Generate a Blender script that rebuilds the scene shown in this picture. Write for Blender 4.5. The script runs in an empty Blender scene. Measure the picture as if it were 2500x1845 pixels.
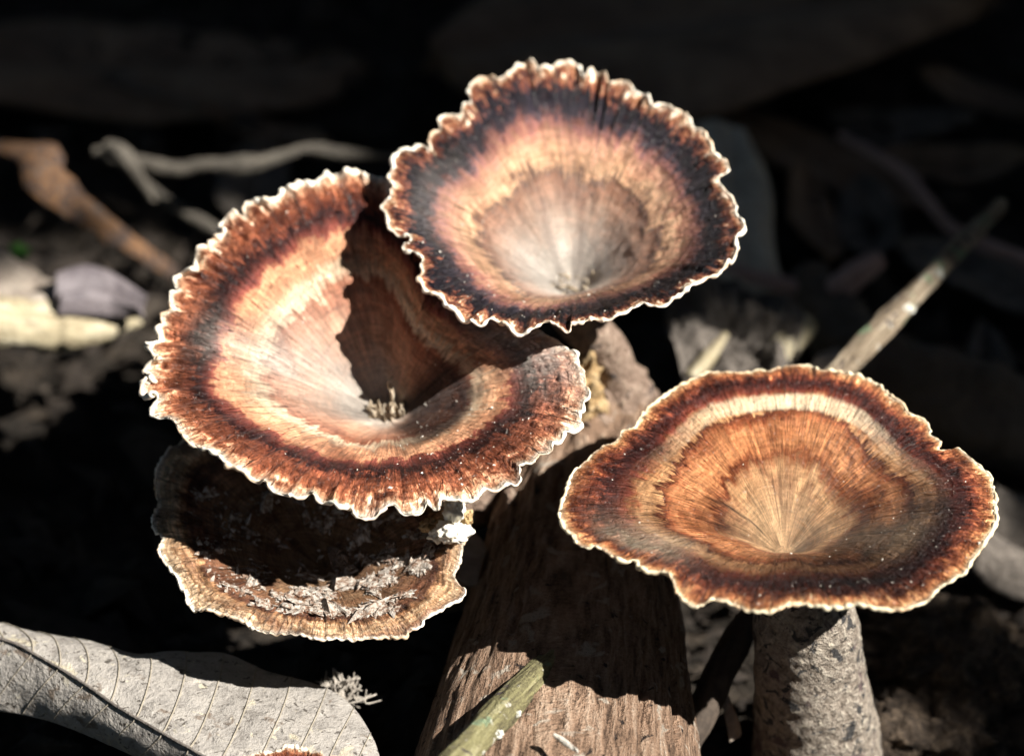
import bpy, math
import numpy as np
from mathutils import Vector

# ------------------------------------------------------------------ camera, world, sun, exposure
SC = bpy.context.scene
COL = SC.collection
U = 0.01                                   # all lengths below are written in centimetres
ELEV = math.radians(38)
DIST = 50.0
WID = 0.326                                # picture width / distance
FWD = np.array([0, math.cos(ELEV), -math.sin(ELEV)])
UPV = np.array([0, math.sin(ELEV), math.cos(ELEV)])
RGT = np.array([1.0, 0, 0])
CAM = -DIST * FWD
cd = bpy.data.cameras.new('camera'); cam = bpy.data.objects.new('camera', cd); COL.objects.link(cam)
cam.location = CAM * U
cam.rotation_euler = (math.pi / 2 - ELEV, 0, 0)
cd.sensor_fit = 'HORIZONTAL'; cd.sensor_width = 36; cd.lens = 36 / WID
cd.clip_start = 0.01; cd.clip_end = 100
cd.dof.use_dof = True; cd.dof.focus_distance = 48.6 * U; cd.dof.aperture_fstop = 11
SC.camera = cam

SUN_L = -0.83 * RGT - 0.55 * UPV + 0.80 * FWD          # the way the sunlight travels
SUN_L = SUN_L / np.linalg.norm(SUN_L)
w = bpy.data.worlds.new('World'); SC.world = w; w.use_nodes = True
nt = w.node_tree
sky = nt.nodes.new('ShaderNodeTexSky'); sky.sky_type = 'NISHITA'; sky.sun_disc = False
sky.sun_elevation = math.asin(-SUN_L[2]); sky.sun_rotation = math.atan2(-SUN_L[0], -SUN_L[1])
bg = nt.nodes['Background']; bg.inputs['Strength'].default_value = 0.14
nt.links.new(sky.outputs[0], bg.inputs['Color'])
sd = bpy.data.lights.new('sun', 'SUN'); sd.energy = 5.0; sd.angle = math.radians(0.53); sd.color = (1.0, 0.965, 0.915)
so = bpy.data.objects.new('sun', sd); COL.objects.link(so)
so.rotation_euler = Vector(SUN_L).to_track_quat('-Z', 'Y').to_euler(); so.location = (1, -0.3, 1.2)
SC.view_settings.view_transform = 'Standard'; SC.view_settings.look = 'None'
SC.view_settings.exposure = 1.35; SC.view_settings.gamma = 1
SC.render.engine = 'CYCLES'
SC.cycles.use_denoising = True
SC.cycles.max_bounces = 4; SC.cycles.diffuse_bounces = 3; SC.cycles.glossy_bounces = 2; SC.cycles.transmission_bounces = 0
SC.cycles.use_adaptive_sampling = True; SC.cycles.adaptive_threshold = 0.015

# ------------------------------------------------------------------ helpers
rng = np.random.default_rng(7)
def at(px, py, d):
    """pixel of the photograph (2500 x 1845) at a depth in cm -> point in cm"""
    return CAM + d * (FWD + (px - 1250) / 2500 * WID * RGT - (py - 922.5) / 2500 * WID * UPV)
def pts(rows): return np.array([at(*r) for r in rows])
def at_z(px, py, z):
    v = FWD + (px - 1250) / 2500 * WID * RGT - (py - 922.5) / 2500 * WID * UPV
    return CAM + v * ((z - CAM[2]) / v[2])

def _h(ix, iy, iz, seed):
    n = (ix.astype(np.int64) * 374761393 + iy.astype(np.int64) * 668265263 + iz.astype(np.int64) * 2147483647 + seed * 974711) & 0xFFFFFFFF
    n = ((n ^ (n >> 13)) * 1274126177) & 0xFFFFFFFF
    n = ((n ^ (n >> 16)) * 2246822519) & 0xFFFFFFFF
    return ((n ^ (n >> 15)) & 0xFFFFFF) / float(0xFFFFFF)
def vnoise(p, seed=0):
    p = np.asarray(p, float); i = np.floor(p).astype(np.int64); f = p - i; f = f * f * (3 - 2 * f)
    x, y, z = i[..., 0], i[..., 1], i[..., 2]; r = 0
    for a in (0, 1):
        for b in (0, 1):
            for c in (0, 1):
                ww = (f[..., 0] if a else 1 - f[..., 0]) * (f[..., 1] if b else 1 - f[..., 1]) * (f[..., 2] if c else 1 - f[..., 2])
                r = r + ww * _h(x + a, y + b, z + c, seed)
    return r * 2 - 1
def fbm(p, seed=0, octv=4, gain=0.5):
    r = 0; a = 1
    p = np.asarray(p, float)
    for k in range(octv):
        r = r + a * vnoise(p * 2 ** k, seed + 17 * k); a *= gain
    return r
def sstep(a, b, x):
    t = np.clip((x - a) / (b - a), 0, 1); return t * t * (3 - 2 * t)
def catmull(P, n, closed=False):
    P = np.asarray(P, float); m = len(P)
    seg = np.linalg.norm(np.diff(np.vstack([P, P[:1]]) if closed else P, axis=0), axis=1) ** 0.5
    k = np.concatenate([[0], np.cumsum(np.maximum(seg, 1e-6))])
    q = np.linspace(0, k[-1], n, endpoint=not closed)
    idx = np.clip(np.searchsorted(k, q, side='right') - 1, 0, len(seg) - 1)
    out = np.zeros((n, P.shape[1]))
    def g(i): return P[i % m] if closed else P[np.clip(i, 0, m - 1)]
    t = ((q - k[idx]) / (k[idx + 1] - k[idx]))[:, None]
    p0, p1, p2, p3 = g(idx - 1), g(idx), g(idx + 1), g(idx + 2)
    return 0.5 * (2 * p1 + (p2 - p0) * t + (2 * p0 - 5 * p1 + 4 * p2 - p3) * t ** 2 + (3 * p1 - p0 - 3 * p2 + p3) * t ** 3)
def even(P, n, closed=False):
    D = catmull(P, n * 6, closed)
    Q = np.vstack([D, D[:1]]) if closed else D
    s = np.concatenate([[0], np.cumsum(np.linalg.norm(np.diff(Q, axis=0), axis=1))])
    q = np.linspace(0, s[-1], n, endpoint=not closed)
    return np.stack([np.interp(q, s, Q[:, i]) for i in range(P.shape[1])], 1)

def mesh_obj(name, V, F, mat, parent=None, base=None, attrs=None, smooth=True):
    """V in world cm; F an (n,4) or (n,3) array or a list of arrays; local origin at base (or the parent's base)"""
    if base is None: base = np.array(parent['_b']) if parent is not None else V.mean(0)
    if parent is not None: base = np.array(parent['_b'])
    me = bpy.data.meshes.new(name)
    Fs = F if isinstance(F, list) else [F]
    lt = np.concatenate([np.full(len(f), f.shape[1]) for f in Fs]); li = np.concatenate([f.ravel() for f in Fs])
    me.vertices.add(len(V)); me.vertices.foreach_set('co', ((V - base) * U).astype(np.float32).ravel())
    me.loops.add(len(li)); me.loops.foreach_set('vertex_index', li.astype(np.int32))
    me.polygons.add(len(lt)); me.polygons.foreach_set('loop_start', np.concatenate([[0], np.cumsum(lt)[:-1]]).astype(np.int32))
    me.polygons.foreach_set('loop_total', lt.astype(np.int32))
    me.polygons.foreach_set('use_smooth', np.full(len(lt), smooth))
    me.update(calc_edges=True)
    for k, a in (attrs or {}).items():
        at_ = me.attributes.new(k, 'FLOAT_VECTOR', 'POINT'); at_.data.foreach_set('vector', a.astype(np.float32).ravel())
    me.materials.append(mat)
    o = bpy.data.objects.new(name, me); COL.objects.link(o)
    if parent is not None: o.parent = parent
    else: o.location = base * U
    o['_b'] = [float(x) for x in base]
    return o
def thing(name, label, cat, base, group=None):
    o = bpy.data.objects.new(name, None); COL.objects.link(o); o.empty_display_size = 0.01
    o.location = np.array(base) * U; o['_b'] = [float(x) for x in base]
    o['label'] = label; o['category'] = cat
    if group: o['group'] = group
    return o
def tag(o, label, cat, group=None):
    o['label'] = label; o['category'] = cat
    if group: o['group'] = group
    return o
def grid_faces(m, n, wrap=False, off=0, flip=False):
    i, j = np.meshgrid(np.arange(m - 1), np.arange(n if wrap else n - 1), indexing='ij'); j2 = (j + 1) % n
    f = np.stack([i * n + j, i * n + j2, (i + 1) * n + j2, (i + 1) * n + j], -1).reshape(-1, 4) + off
    return f[:, ::-1] if flip else f
def grid_normals(G, wrap):
    du = np.gradient(G, axis=0)
    dv = (np.roll(G, -1, 1) - np.roll(G, 1, 1)) if wrap else np.gradient(G, axis=1)
    n = np.cross(du, dv); return n / np.maximum(np.linalg.norm(n, axis=-1, keepdims=True), 1e-9)
def tube(P, R, n=48, m=16, amp=0.0, fs=2.0, seed=0, ends=True, squash=None, fine=0.0, ff=9.0, long=1.0):
    """swept tube -> V, F, attrs(uvc)"""
    C = even(np.asarray(P, float), n); R = np.interp(np.linspace(0, 1, n), np.linspace(0, 1, len(R)), R)
    T = np.gradient(C, axis=0); T /= np.linalg.norm(T, axis=1, keepdims=True)
    a = np.cross(T[0], [0, 0, 1.0]); 
    if np.linalg.norm(a) < 0.1: a = np.cross(T[0], [1.0, 0, 0])
    A = []
    for k in range(n):
        a = a - T[k] * (a @ T[k]); a = a / np.linalg.norm(a); A.append(a)
    A = np.array(A); B = np.cross(T, A)
    th = np.linspace(0, 2 * math.pi, m, endpoint=False)
    s = np.concatenate([[0], np.cumsum(np.linalg.norm(np.diff(C, axis=0), axis=1))])
    rad = R[:, None] * np.ones(m)[None]
    q = np.stack([np.cos(th)[None] * R[:, None], np.sin(th)[None] * R[:, None], s[:, None] * np.ones(m)[None]], -1)
    if amp: rad = rad * (1 + amp * fbm(q * fs * np.array([1, 1, long]) + seed * 3.1, seed, 4))
    if fine: rad = rad + fine * fbm(q * ff * np.array([1, 1, long]) + seed * 1.7, seed + 5, 4)
    if squash is None: squash = (1, 1)
    G = C[:, None] + rad[..., None] * (np.cos(th)[None, :, None] * A[:, None] * squash[0] + np.sin(th)[None, :, None] * B[:, None] * squash[1])
    V = G.reshape(-1, 3); F = [grid_faces(n, m, True)]; uv = q.reshape(-1, 3)
    if ends:
        for k, fl in ((0, True), (n - 1, False)):
            c = len(V); V = np.vstack([V, C[k:k + 1]]); uv = np.vstack([uv, [[0, 0, s[k]]]])
            i = np.arange(m); t = np.stack([k * m + i, k * m + (i + 1) % m, np.full(m, c)], 1)
            F.append(t[:, ::-1] if fl else t)
    return V, F, {'uvc': uv}
def shell(G, th):
    m, n = G.shape[:2]; N = grid_normals(G, False)
    V = np.vstack([G.reshape(-1, 3), (G - N * th).reshape(-1, 3)]); k = m * n
    F = [grid_faces(m, n), grid_faces(m, n, off=k, flip=True)]
    i = np.arange(m - 1); j = np.arange(n - 1); b = []
    for a0, a1 in ((i * n, (i + 1) * n), ((i + 1) * n + n - 1, i * n + n - 1), (j + 1, j), ((m - 1) * n + j, (m - 1) * n + j + 1)):
        b.append(np.stack([a0, a1, a1 + k, a0 + k], 1))
    return V, F + b
def blob(c, r, seed, amp=0.25, n=14, m=20, fs=1.2, scale=(1, 1, 1)):
    ph = np.linspace(0.02, math.pi - 0.02, n); th = np.linspace(0, 2 * math.pi, m, endpoint=False)
    D = np.stack([np.sin(ph)[:, None] * np.cos(th)[None], np.sin(ph)[:, None] * np.sin(th)[None], np.cos(ph)[:, None] * np.ones(m)[None]], -1)
    G = D * (r * (1 + amp * fbm(D * fs + seed, seed, 3)))[..., None] * np.array(scale)
    return (np.array(c) + G).reshape(-1, 3), [grid_faces(n, m, True, flip=True)]
def join(parts):
    V = []; F = []; o = 0
    for v, f in parts:
        V.append(v); 
        for q in (f if isinstance(f, list) else [f]): F.append(q + o)
        o += len(v)
    return np.vstack(V), F

# ------------------------------------------------------------------ materials
class NT:
    def __init__(s, name):
        s.m = bpy.data.materials.new(name); s.m.use_nodes = True; s.t = s.m.node_tree; s.n = s.t.nodes
        s.b = s.n['Principled BSDF']; s.out = s.n['Material Output']
    def new(s, typ, **kw):
        o = s.n.new(typ)
        for k, v in kw.items(): setattr(o, k, v)
        return o
    def put(s, sock, v):
        if isinstance(v, bpy.types.NodeSocket): s.t.links.new(v, sock)
        else: sock.default_value = v
    def math(s, op, a, b=0.0, c=None, clamp=False):
        o = s.new('ShaderNodeMath', operation=op, use_clamp=clamp); s.put(o.inputs[0], a); s.put(o.inputs[1], b)
        if c is not None: s.put(o.inputs[2], c)
        return o.outputs[0]
    def attr(s, name): return s.new('ShaderNodeAttribute', attribute_name=name).outputs['Vector']
    def objc(s): return s.new('ShaderNodeTexCoord').outputs['Object']
    def vmul(s, v, k):
        o = s.new('ShaderNodeVectorMath', operation='MULTIPLY'); s.put(o.inputs[0], v); o.inputs[1].default_value = k; return o.outputs[0]
    def vadd(s, v, k):
        o = s.new('ShaderNodeVectorMath', operation='ADD'); s.put(o.inputs[0], v); s.put(o.inputs[1], k); return o.outputs[0]
    def sep(s, v):
        o = s.new('ShaderNodeSeparateXYZ'); s.put(o.inputs[0], v); return o.outputs
    def noise(s, v, scale=1.0, detail=3.0, rough=0.55, dist=0.0):
        o = s.new('ShaderNodeTexNoise'); s.put(o.inputs['Vector'], v); o.inputs['Scale'].default_value = scale
        o.inputs['Detail'].default_value = detail; o.inputs['Roughness'].default_value = rough; o.inputs['Distortion'].default_value = dist
        return o.outputs['Fac']
    def rng(s, v, a, b, c, d, smooth=False):
        o = s.new('ShaderNodeMapRange', clamp=True); 
        if smooth: o.interpolation_type = 'SMOOTHSTEP'
        s.put(o.inputs['Value'], v)
        for k, x in zip(('From Min', 'From Max', 'To Min', 'To Max'), (a, b, c, d)): s.put(o.inputs[k], x)
        return o.outputs['Result']
    def ramp(s, v, stops, interp='LINEAR'):
        o = s.new('ShaderNodeValToRGB'); s.put(o.inputs[0], v); e = o.color_ramp.elements; o.color_ramp.interpolation = interp
        while len(e) < len(stops): e.new(0.5)
        for k, (p, c) in enumerate(stops): e[k].position = p; e[k].color = (*c, 1)
        return o.outputs['Color']
    def mix(s, f, a, b, typ='MIX'):
        o = s.new('ShaderNodeMix', data_type='RGBA', blend_type=typ); s.put(o.inputs['Factor'], f)
        for k, v in ((6, a), (7, b)):
            s.put(o.inputs[k], v if isinstance(v, bpy.types.NodeSocket) else (*v, 1))
        return o.outputs[2]
    def grey(s, v):
        o = s.new('ShaderNodeCombineColor'); 
        for k in range(3): s.put(o.inputs[k], v)
        return o.outputs[0]
    def bump(s, h, dist, strength=1.0, normal=None):
        o = s.new('ShaderNodeBump'); s.put(o.inputs['Height'], h); o.inputs['Distance'].default_value = dist; o.inputs['Strength'].default_value = strength
        if normal is not None: s.put(o.inputs['Normal'], normal)
        return o.outputs[0]
    def done(s, color, rough=0.7, normal=None, spec=0.3):
        s.put(s.b.inputs['Base Color'], color if isinstance(color, bpy.types.NodeSocket) else (*color, 1)); s.put(s.b.inputs['Roughness'], rough)
        s.b.inputs['Specular IOR Level'].default_value = spec
        if normal is not None: s.put(s.b.inputs['Normal'], normal)
        return s.m

def cap_material(name, stops, wa=0.10, wb=0.12, wc=0.05, seed=0.0, pale=(0.74, 0.67, 0.58), gloss=0.36, lines=0.16, streak=0.5, rings=0.75):
    t = NT(name)
    pol = t.attr('polar'); z, bl, dk = t.sep(t.attr('zone'))
    pol = t.vadd(pol, (seed * 0, 0, seed))
    n1 = t.noise(t.vmul(pol, (6, 6, 3)), 1, 3)
    outer = t.rng(z, 0.62, 0.80, 0, 1)
    def two(a, b, det, rg):
        x = t.noise(t.vmul(pol, a), 1, det, rg); y = t.noise(t.vmul(pol, b), 1, det, rg, 0.9)
        return t.math('ADD', t.math('MULTIPLY', x, t.math('SUBTRACT', 1.0, outer)), t.math('MULTIPLY', y, outer))
    n2 = two((30, 30, 2.2), (26, 26, 9), 4, 0.6)
    n3 = two((95, 95, 5), (70, 70, 22), 4, 0.65)
    ob = t.objc()
    n4 = t.noise(ob, 1100, 2, 0.65)
    n5 = t.noise(ob, 380, 4, 0.6, 0.8)
    # zone edges wander: broad lobes, radial fibres, small mottling
    edge = t.rng(z, 0.05, 0.9, 0.4, 1.0)
    zz = t.math('ADD', z, t.math('MULTIPLY', t.math('SUBTRACT', n1, 0.5), wa))
    zz = t.math('ADD', zz, t.math('MULTIPLY', t.math('MULTIPLY', t.math('SUBTRACT', n2, 0.5), wb), edge))
    zz = t.math('ADD', zz, t.math('MULTIPLY', t.math('SUBTRACT', n3, 0.5), wc))
    zz = t.math('ADD', zz, t.math('MULTIPLY', t.math('SUBTRACT', n5, 0.5), wc * 1.6))
    keep = t.rng(z, 0.93, 0.985, 0.0, 1.0)          # the pale margin itself stays put
    zz = t.math('ADD', t.math('MULTIPLY', zz, t.math('SUBTRACT', 1.0, keep)), t.math('MULTIPLY', z, keep))
    col = t.ramp(zz, stops)
    st = t.math('ADD', t.math('MULTIPLY', n2, 0.55), t.math('MULTIPLY', n3, 0.45))
    stm = t.rng(st, 0.34, 0.66, 1 - streak * 0.85, 1 + streak * 0.85)
    col = t.mix(t.rng(z, 0.93, 1.0, 1, 0.25), col, t.mix(1.0, col, t.grey(stm), 'MULTIPLY'))
    # growth rings: uneven tan and red-brown zones
    rv = t.new('ShaderNodeCombineXYZ'); px_, py_, _z = t.sep(pol)
    t.put(rv.inputs[0], t.math('MULTIPLY', px_, 1.3)); t.put(rv.inputs[1], t.math('MULTIPLY', py_, 1.3)); t.put(rv.inputs[2], t.math('ADD', t.math('MULTIPLY', zz, 15.0), seed * 7))
    n7 = t.noise(rv.outputs[0], 1, 3, 0.62, 0.3)
    rc = t.ramp(t.rng(n7, 0.33, 0.67, 0, 1), [(0.0, (0.42, 0.24, 0.20)), (0.35, (0.86, 0.74, 0.68)), (0.6, (1.08, 1.06, 1.04)), (1.0, (1.4, 1.42, 1.45))])
    col = t.mix(t.rng(z, 0.12, 0.3, 0.35 * rings, rings), col, t.mix(1.0, col, rc, 'MULTIPLY'))
    # fine growth lines, concentric
    n6 = t.noise(t.vmul(pol, (2.5, 2.5, 75)), 1, 2, 0.6)
    col = t.mix(1.0, col, t.grey(t.rng(n6, 0.35, 0.65, 1 - lines, 1 + lines)), 'MULTIPLY')
    mot = t.rng(n5, 0.35, 0.66, 0.42, 1.35)
    col = t.mix(t.rng(z, 0.5, 0.8, 0.35, 1.0), col, t.mix(1.0, col, t.grey(mot), 'MULTIPLY'))
    # darkened sectors, partly near-wall shade painted into the colour, and pale fibres
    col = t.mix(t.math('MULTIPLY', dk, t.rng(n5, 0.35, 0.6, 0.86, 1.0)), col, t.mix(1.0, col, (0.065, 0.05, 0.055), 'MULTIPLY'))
    nb = t.noise(t.vmul(pol, (2.6, 2.6, 3.5)), 1, 3, 0.6, 0.5)
    col = t.mix(1.0, col, t.ramp(t.rng(nb, 0.32, 0.68, 0, 1), [(0.0, (0.55, 0.46, 0.44)), (0.45, (1.04, 1.0, 0.97)), (1.0, (1.28, 1.25, 1.2))]), 'MULTIPLY')
    # hairline radial cracks
    nc = t.noise(t.vmul(pol, (19, 19, 1.7)), 1, 2, 0.5, 0.25)
    cr = t.math('MULTIPLY', t.rng(t.math('ABSOLUTE', t.math('SUBTRACT', nc, 0.5)), 0.0, 0.011, 0.85, 0.0), t.rng(n5, 0.42, 0.55, 0, 1))
    cr = t.math('MULTIPLY', cr, t.rng(z, 0.25, 0.5, 0.2, 1.0))
    col = t.mix(cr, col, (0.02, 0.012, 0.01))
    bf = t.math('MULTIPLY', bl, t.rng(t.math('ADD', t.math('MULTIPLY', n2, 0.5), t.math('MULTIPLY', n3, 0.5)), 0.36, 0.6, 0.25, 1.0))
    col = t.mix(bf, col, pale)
    # whitish bloom specks
    sp = t.rng(n4, 0.64, 0.74, 0, 0.35)
    col = t.mix(t.math('MULTIPLY', sp, t.rng(n1, 0.4, 0.65, 0.15, 1)), col, (0.6, 0.54, 0.48))
    h = t.math('ADD', t.math('MULTIPLY', n3, 0.9), t.math('ADD', t.math('MULTIPLY', n4, 0.35), t.math('MULTIPLY', n5, 0.8)))
    h = t.math('ADD', h, t.math('MULTIPLY', n6, 0.25))
    h = t.math('SUBTRACT', h, t.math('MULTIPLY', cr, 0.9))
    ro = t.rng(n5, 0.3, 0.7, gloss - 0.08, gloss + 0.22)
    return t.done(col, ro, t.bump(h, 0.0013, 1.0), 0.28)

def rough_material(name, stops, scale=120.0, stretch=(1, 1, 1), attr=None, detail=6, bump=0.0006, rough=0.85, dist=0.5, spec=0.2, spots=None, fine=900):
    t = NT(name); v = t.attr(attr) if attr else t.objc()
    if attr: v = t.vmul(v, (0.01, 0.01, 0.01))
    n = t.noise(t.vmul(v, stretch), scale, detail, 0.62, dist)
    f = t.noise(v, fine, 2, 0.65)
    x = t.math('ADD', t.math('MULTIPLY', n, 0.75), t.math('MULTIPLY', f, 0.25))
    col = t.ramp(t.rng(x, 0.3, 0.7, 0, 1), stops)
    if spots:
        for sc, th, c in spots:
            k = t.noise(v, sc, 3, 0.6, 0.6); col = t.mix(t.rng(k, th, th + 0.06, 0, 1), col, c)
    h = t.math('ADD', t.math('MULTIPLY', n, 1.0), t.math('MULTIPLY', f, 0.4))
    return t.done(col, rough, t.bump(h, bump, 1.0), spec)

WHITE = (0.82, 0.74, 0.60)
M = {}
M['upper'] = cap_material('upper_cap_skin', [
    (0.0, (0.66, 0.61, 0.54)), (0.22, (0.62, 0.55, 0.48)), (0.36, (0.48, 0.30, 0.21)), (0.50, (0.36, 0.17, 0.10)), (0.535, (0.14, 0.10, 0.09)),
    (0.548, (0.50, 0.29, 0.17)), (0.60, (0.74, 0.47, 0.29)), (0.68, (0.60, 0.33, 0.22)), (0.74, (0.32, 0.14, 0.12)), (0.785, (0.075, 0.05, 0.06)), (0.82, (0.022, 0.018, 0.027)),
    (0.89, (0.014, 0.013, 0.020)), (0.918, (0.15, 0.05, 0.036)), (0.952, (0.30, 0.115, 0.06)), (0.972, (0.48, 0.29, 0.16)), (0.99, WHITE)], seed=1.3, wa=0.14, wb=0.26, wc=0.14, rings=0.55)
M['middle'] = cap_material('middle_cap_skin', [
    (0.0, (0.74, 0.66, 0.57)), (0.16, (0.72, 0.60, 0.49)), (0.28, (0.70, 0.42, 0.28)), (0.42, (0.62, 0.31, 0.19)), (0.50, (0.46, 0.18, 0.10)), (0.53, (0.80, 0.64, 0.45)),
    (0.575, (0.82, 0.64, 0.44)), (0.60, (0.74, 0.44, 0.26)), (0.70, (0.68, 0.34, 0.19)), (0.722, (0.26, 0.07, 0.05)), (0.765, (0.10, 0.028, 0.022)),
    (0.795, (0.035, 0.015, 0.016)), (0.825, (0.19, 0.052, 0.028)), (0.92, (0.36, 0.125, 0.06)), (0.957, (0.58, 0.34, 0.20)), (0.985, WHITE)], seed=4.1, wa=0.10, wb=0.16, wc=0.10, rings=0.6)
M['right'] = cap_material('right_cap_skin', [
    (0.0, (0.56, 0.36, 0.20)), (0.26, (0.52, 0.30, 0.15)), (0.33, (0.22, 0.07, 0.028)), (0.40, (0.44, 0.19, 0.08)), (0.50, (0.54, 0.24, 0.105)), (0.575, (0.34, 0.115, 0.048)), (0.598, (0.10, 0.026, 0.015)),
    (0.615, (0.46, 0.24, 0.11)), (0.685, (0.52, 0.29, 0.14)), (0.712, (0.36, 0.155, 0.065)), (0.745, (0.18, 0.04, 0.021)), (0.83, (0.045, 0.013, 0.012)),
    (0.895, (0.17, 0.042, 0.02)), (0.945, (0.36, 0.14, 0.058)), (0.972, (0.54, 0.32, 0.15)), (0.99, (0.76, 0.68, 0.50))], seed=8.2, pale=(0.82, 0.68, 0.46), wa=0.10, wb=0.15, wc=0.09, streak=0.75, rings=0.8)
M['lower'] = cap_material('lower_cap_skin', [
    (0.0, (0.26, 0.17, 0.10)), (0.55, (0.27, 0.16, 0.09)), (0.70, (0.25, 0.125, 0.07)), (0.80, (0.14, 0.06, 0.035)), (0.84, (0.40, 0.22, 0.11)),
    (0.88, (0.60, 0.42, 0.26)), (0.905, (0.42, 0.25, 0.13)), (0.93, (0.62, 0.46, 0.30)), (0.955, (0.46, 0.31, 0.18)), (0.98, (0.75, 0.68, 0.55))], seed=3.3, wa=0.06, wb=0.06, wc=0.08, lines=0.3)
def margin_material(name, c):
    t = NT(name); v = t.objc(); n = t.noise(v, 500, 4)
    m_ = t.noise(v, 130, 4, 0.6)
    col = t.mix(t.rng(n, 0.35, 0.7, 0, 1), c, tuple(x * 0.72 for x in c))
    col = t.mix(t.rng(m_, 0.48, 0.62, 0, 0.85), col, (0.50, 0.33, 0.19))
    return t.done(col, 0.65, t.bump(n, 0.0004, 0.6), 0.3)
M['margin'] = margin_material('pale_margin', (0.84, 0.77, 0.64))
M['margin_cream'] = margin_material('cream_margin', (0.70, 0.61, 0.42))
M['pores'] = rough_material('pore_surface', [(0, (0.30, 0.22, 0.14)), (1, (0.52, 0.43, 0.30))], 700, bump=0.0003)
M['stem'] = rough_material('mushroom_stem', [(0, (0.07, 0.055, 0.045)), (0.35, (0.22, 0.18, 0.14)), (0.7, (0.36, 0.31, 0.25)), (1, (0.46, 0.41, 0.33))], 700, bump=0.0018, fine=2200, spots=[(420, 0.555, (0.055, 0.052, 0.05)), (700, 0.62, (0.46, 0.40, 0.31)), (130, 0.62, (0.12, 0.085, 0.08))])
M['stem_brown'] = rough_material('mushroom_stem_brown', [(0, (0.08, 0.05, 0.035)), (0.5, (0.27, 0.19, 0.14)), (1, (0.42, 0.33, 0.25))], 600, bump=0.002, fine=2000, spots=[(300, 0.62, (0.07, 0.055, 0.05))])
M['wood'] = rough_material('log_wood', [(0, (0.02, 0.013, 0.01)), (0.25, (0.10, 0.062, 0.04)), (0.5, (0.225, 0.142, 0.092)), (0.8, (0.33, 0.235, 0.165)), (1, (0.44, 0.36, 0.29))], 900, (1, 1, 0.10), 'uvc', bump=0.0022, dist=0.25, fine=2200, spots=[(260, 0.60, (0.34, 0.29, 0.23)), (380, 0.63, (0.025, 0.018, 0.015))])
def stick_material():
    t = NT('lichen_stick'); u = t.attr('uvc'); v = t.vmul(u, (0.01, 0.01, 0.01))
    n = t.noise(t.vmul(v, (1, 1, 0.12)), 700, 5, 0.65, 0.3); f = t.noise(v, 2000, 4, 0.65); g = t.noise(v, 260, 4, 0.6, 0.6)
    x = t.rng(t.math('ADD', t.math('MULTIPLY', n, 0.7), t.math('MULTIPLY', f, 0.3)), 0.32, 0.68, 0, 1)
    c1 = t.ramp(x, [(0, (0.03, 0.024, 0.02)), (0.3, (0.12, 0.105, 0.055)), (0.6, (0.22, 0.20, 0.095)), (1, (0.36, 0.33, 0.20))])
    c2 = t.ramp(x, [(0, (0.04, 0.03, 0.024)), (0.3, (0.14, 0.105, 0.07)), (0.6, (0.28, 0.22, 0.15)), (1, (0.42, 0.36, 0.27))])
    al = t.math('ADD', t.sep(u)[2], t.math('MULTIPLY', t.math('SUBTRACT', g, 0.5), 6.0))
    col = t.mix(t.rng(al, 6.5, 9.5, 0, 1), c1, c2)
    for sc, th, c in ((210, 0.60, (0.17, 0.22, 0.13)), (300, 0.63, (0.05, 0.038, 0.04)), (420, 0.645, (0.48, 0.45, 0.38)), (700, 0.66, (0.035, 0.028, 0.028))):
        col = t.mix(t.rng(t.noise(t.vadd(v, (sc, 0, 0)), sc, 3, 0.6, 0.6), th, th + 0.05, 0, 1), col, c)
    return t.done(col, 0.8, t.bump(t.math('ADD', n, t.math('MULTIPLY', f, 0.5)), 0.0014, 1.0), 0.2)
M['stick'] = stick_material()
M['dark_stick'] = rough_material('dark_stick', [(0, (0.015, 0.012, 0.01)), (1, (0.10, 0.075, 0.055))], 220, (1, 1, 0.2), 'uvc')
M['pale_stick'] = rough_material('pale_stick', [(0, (0.10, 0.075, 0.045)), (0.5, (0.32, 0.27, 0.17)), (1, (0.48, 0.43, 0.32))], 420, (1, 1, 0.2), 'uvc')
M['twig'] = rough_material('grey_twig', [(0, (0.03, 0.026, 0.022)), (0.5, (0.075, 0.066, 0.053)), (1, (0.16, 0.14, 0.11))], 500, (1, 1, 0.3), 'uvc')
M['twig_red'] = rough_material('reddish_twig', [(0, (0.12, 0.08, 0.07)), (1, (0.40, 0.28, 0.235))], 200, (1, 1, 0.2), 'uvc')
M['rust'] = rough_material('rusty_bark', [(0, (0.025, 0.018, 0.016)), (0.4, (0.06, 0.042, 0.034)), (0.62, (0.17, 0.085, 0.035)), (0.75, (0.10, 0.08, 0.07)), (1, (0.15, 0.13, 0.11))], 300, bump=0.001)
M['leaf_grey'] = rough_material('grey_dead_leaf', [(0, (0.12, 0.105, 0.09)), (0.4, (0.24, 0.22, 0.195)), (1, (0.34, 0.31, 0.27))], 330, bump=0.0007, rough=0.6, fine=1800, spots=[(130, 0.63, (0.34, 0.30, 0.22)), (700, 0.60, (0.07, 0.06, 0.05)), (210, 0.62, (0.14, 0.11, 0.085)), (420, 0.64, (0.40, 0.36, 0.27))], spec=0.35)
M['vein'] = rough_material('leaf_vein', [(0, (0.19, 0.165, 0.13)), (1, (0.33, 0.29, 0.225))], 600)
M['midrib'] = rough_material('leaf_midrib', [(0, (0.06, 0.05, 0.045)), (1, (0.16, 0.14, 0.12))], 300)
M['leaf_tan'] = rough_material('tan_dead_leaf', [(0, (0.12, 0.09, 0.07)), (0.5, (0.24, 0.20, 0.16)), (1, (0.38, 0.33, 0.27))], 110, bump=0.001)
M['leaf_dull'] = rough_material('dull_dead_leaf', [(0, (0.03, 0.026, 0.022)), (0.5, (0.085, 0.072, 0.06)), (1, (0.17, 0.145, 0.12))], 190, bump=0.0015)
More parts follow.
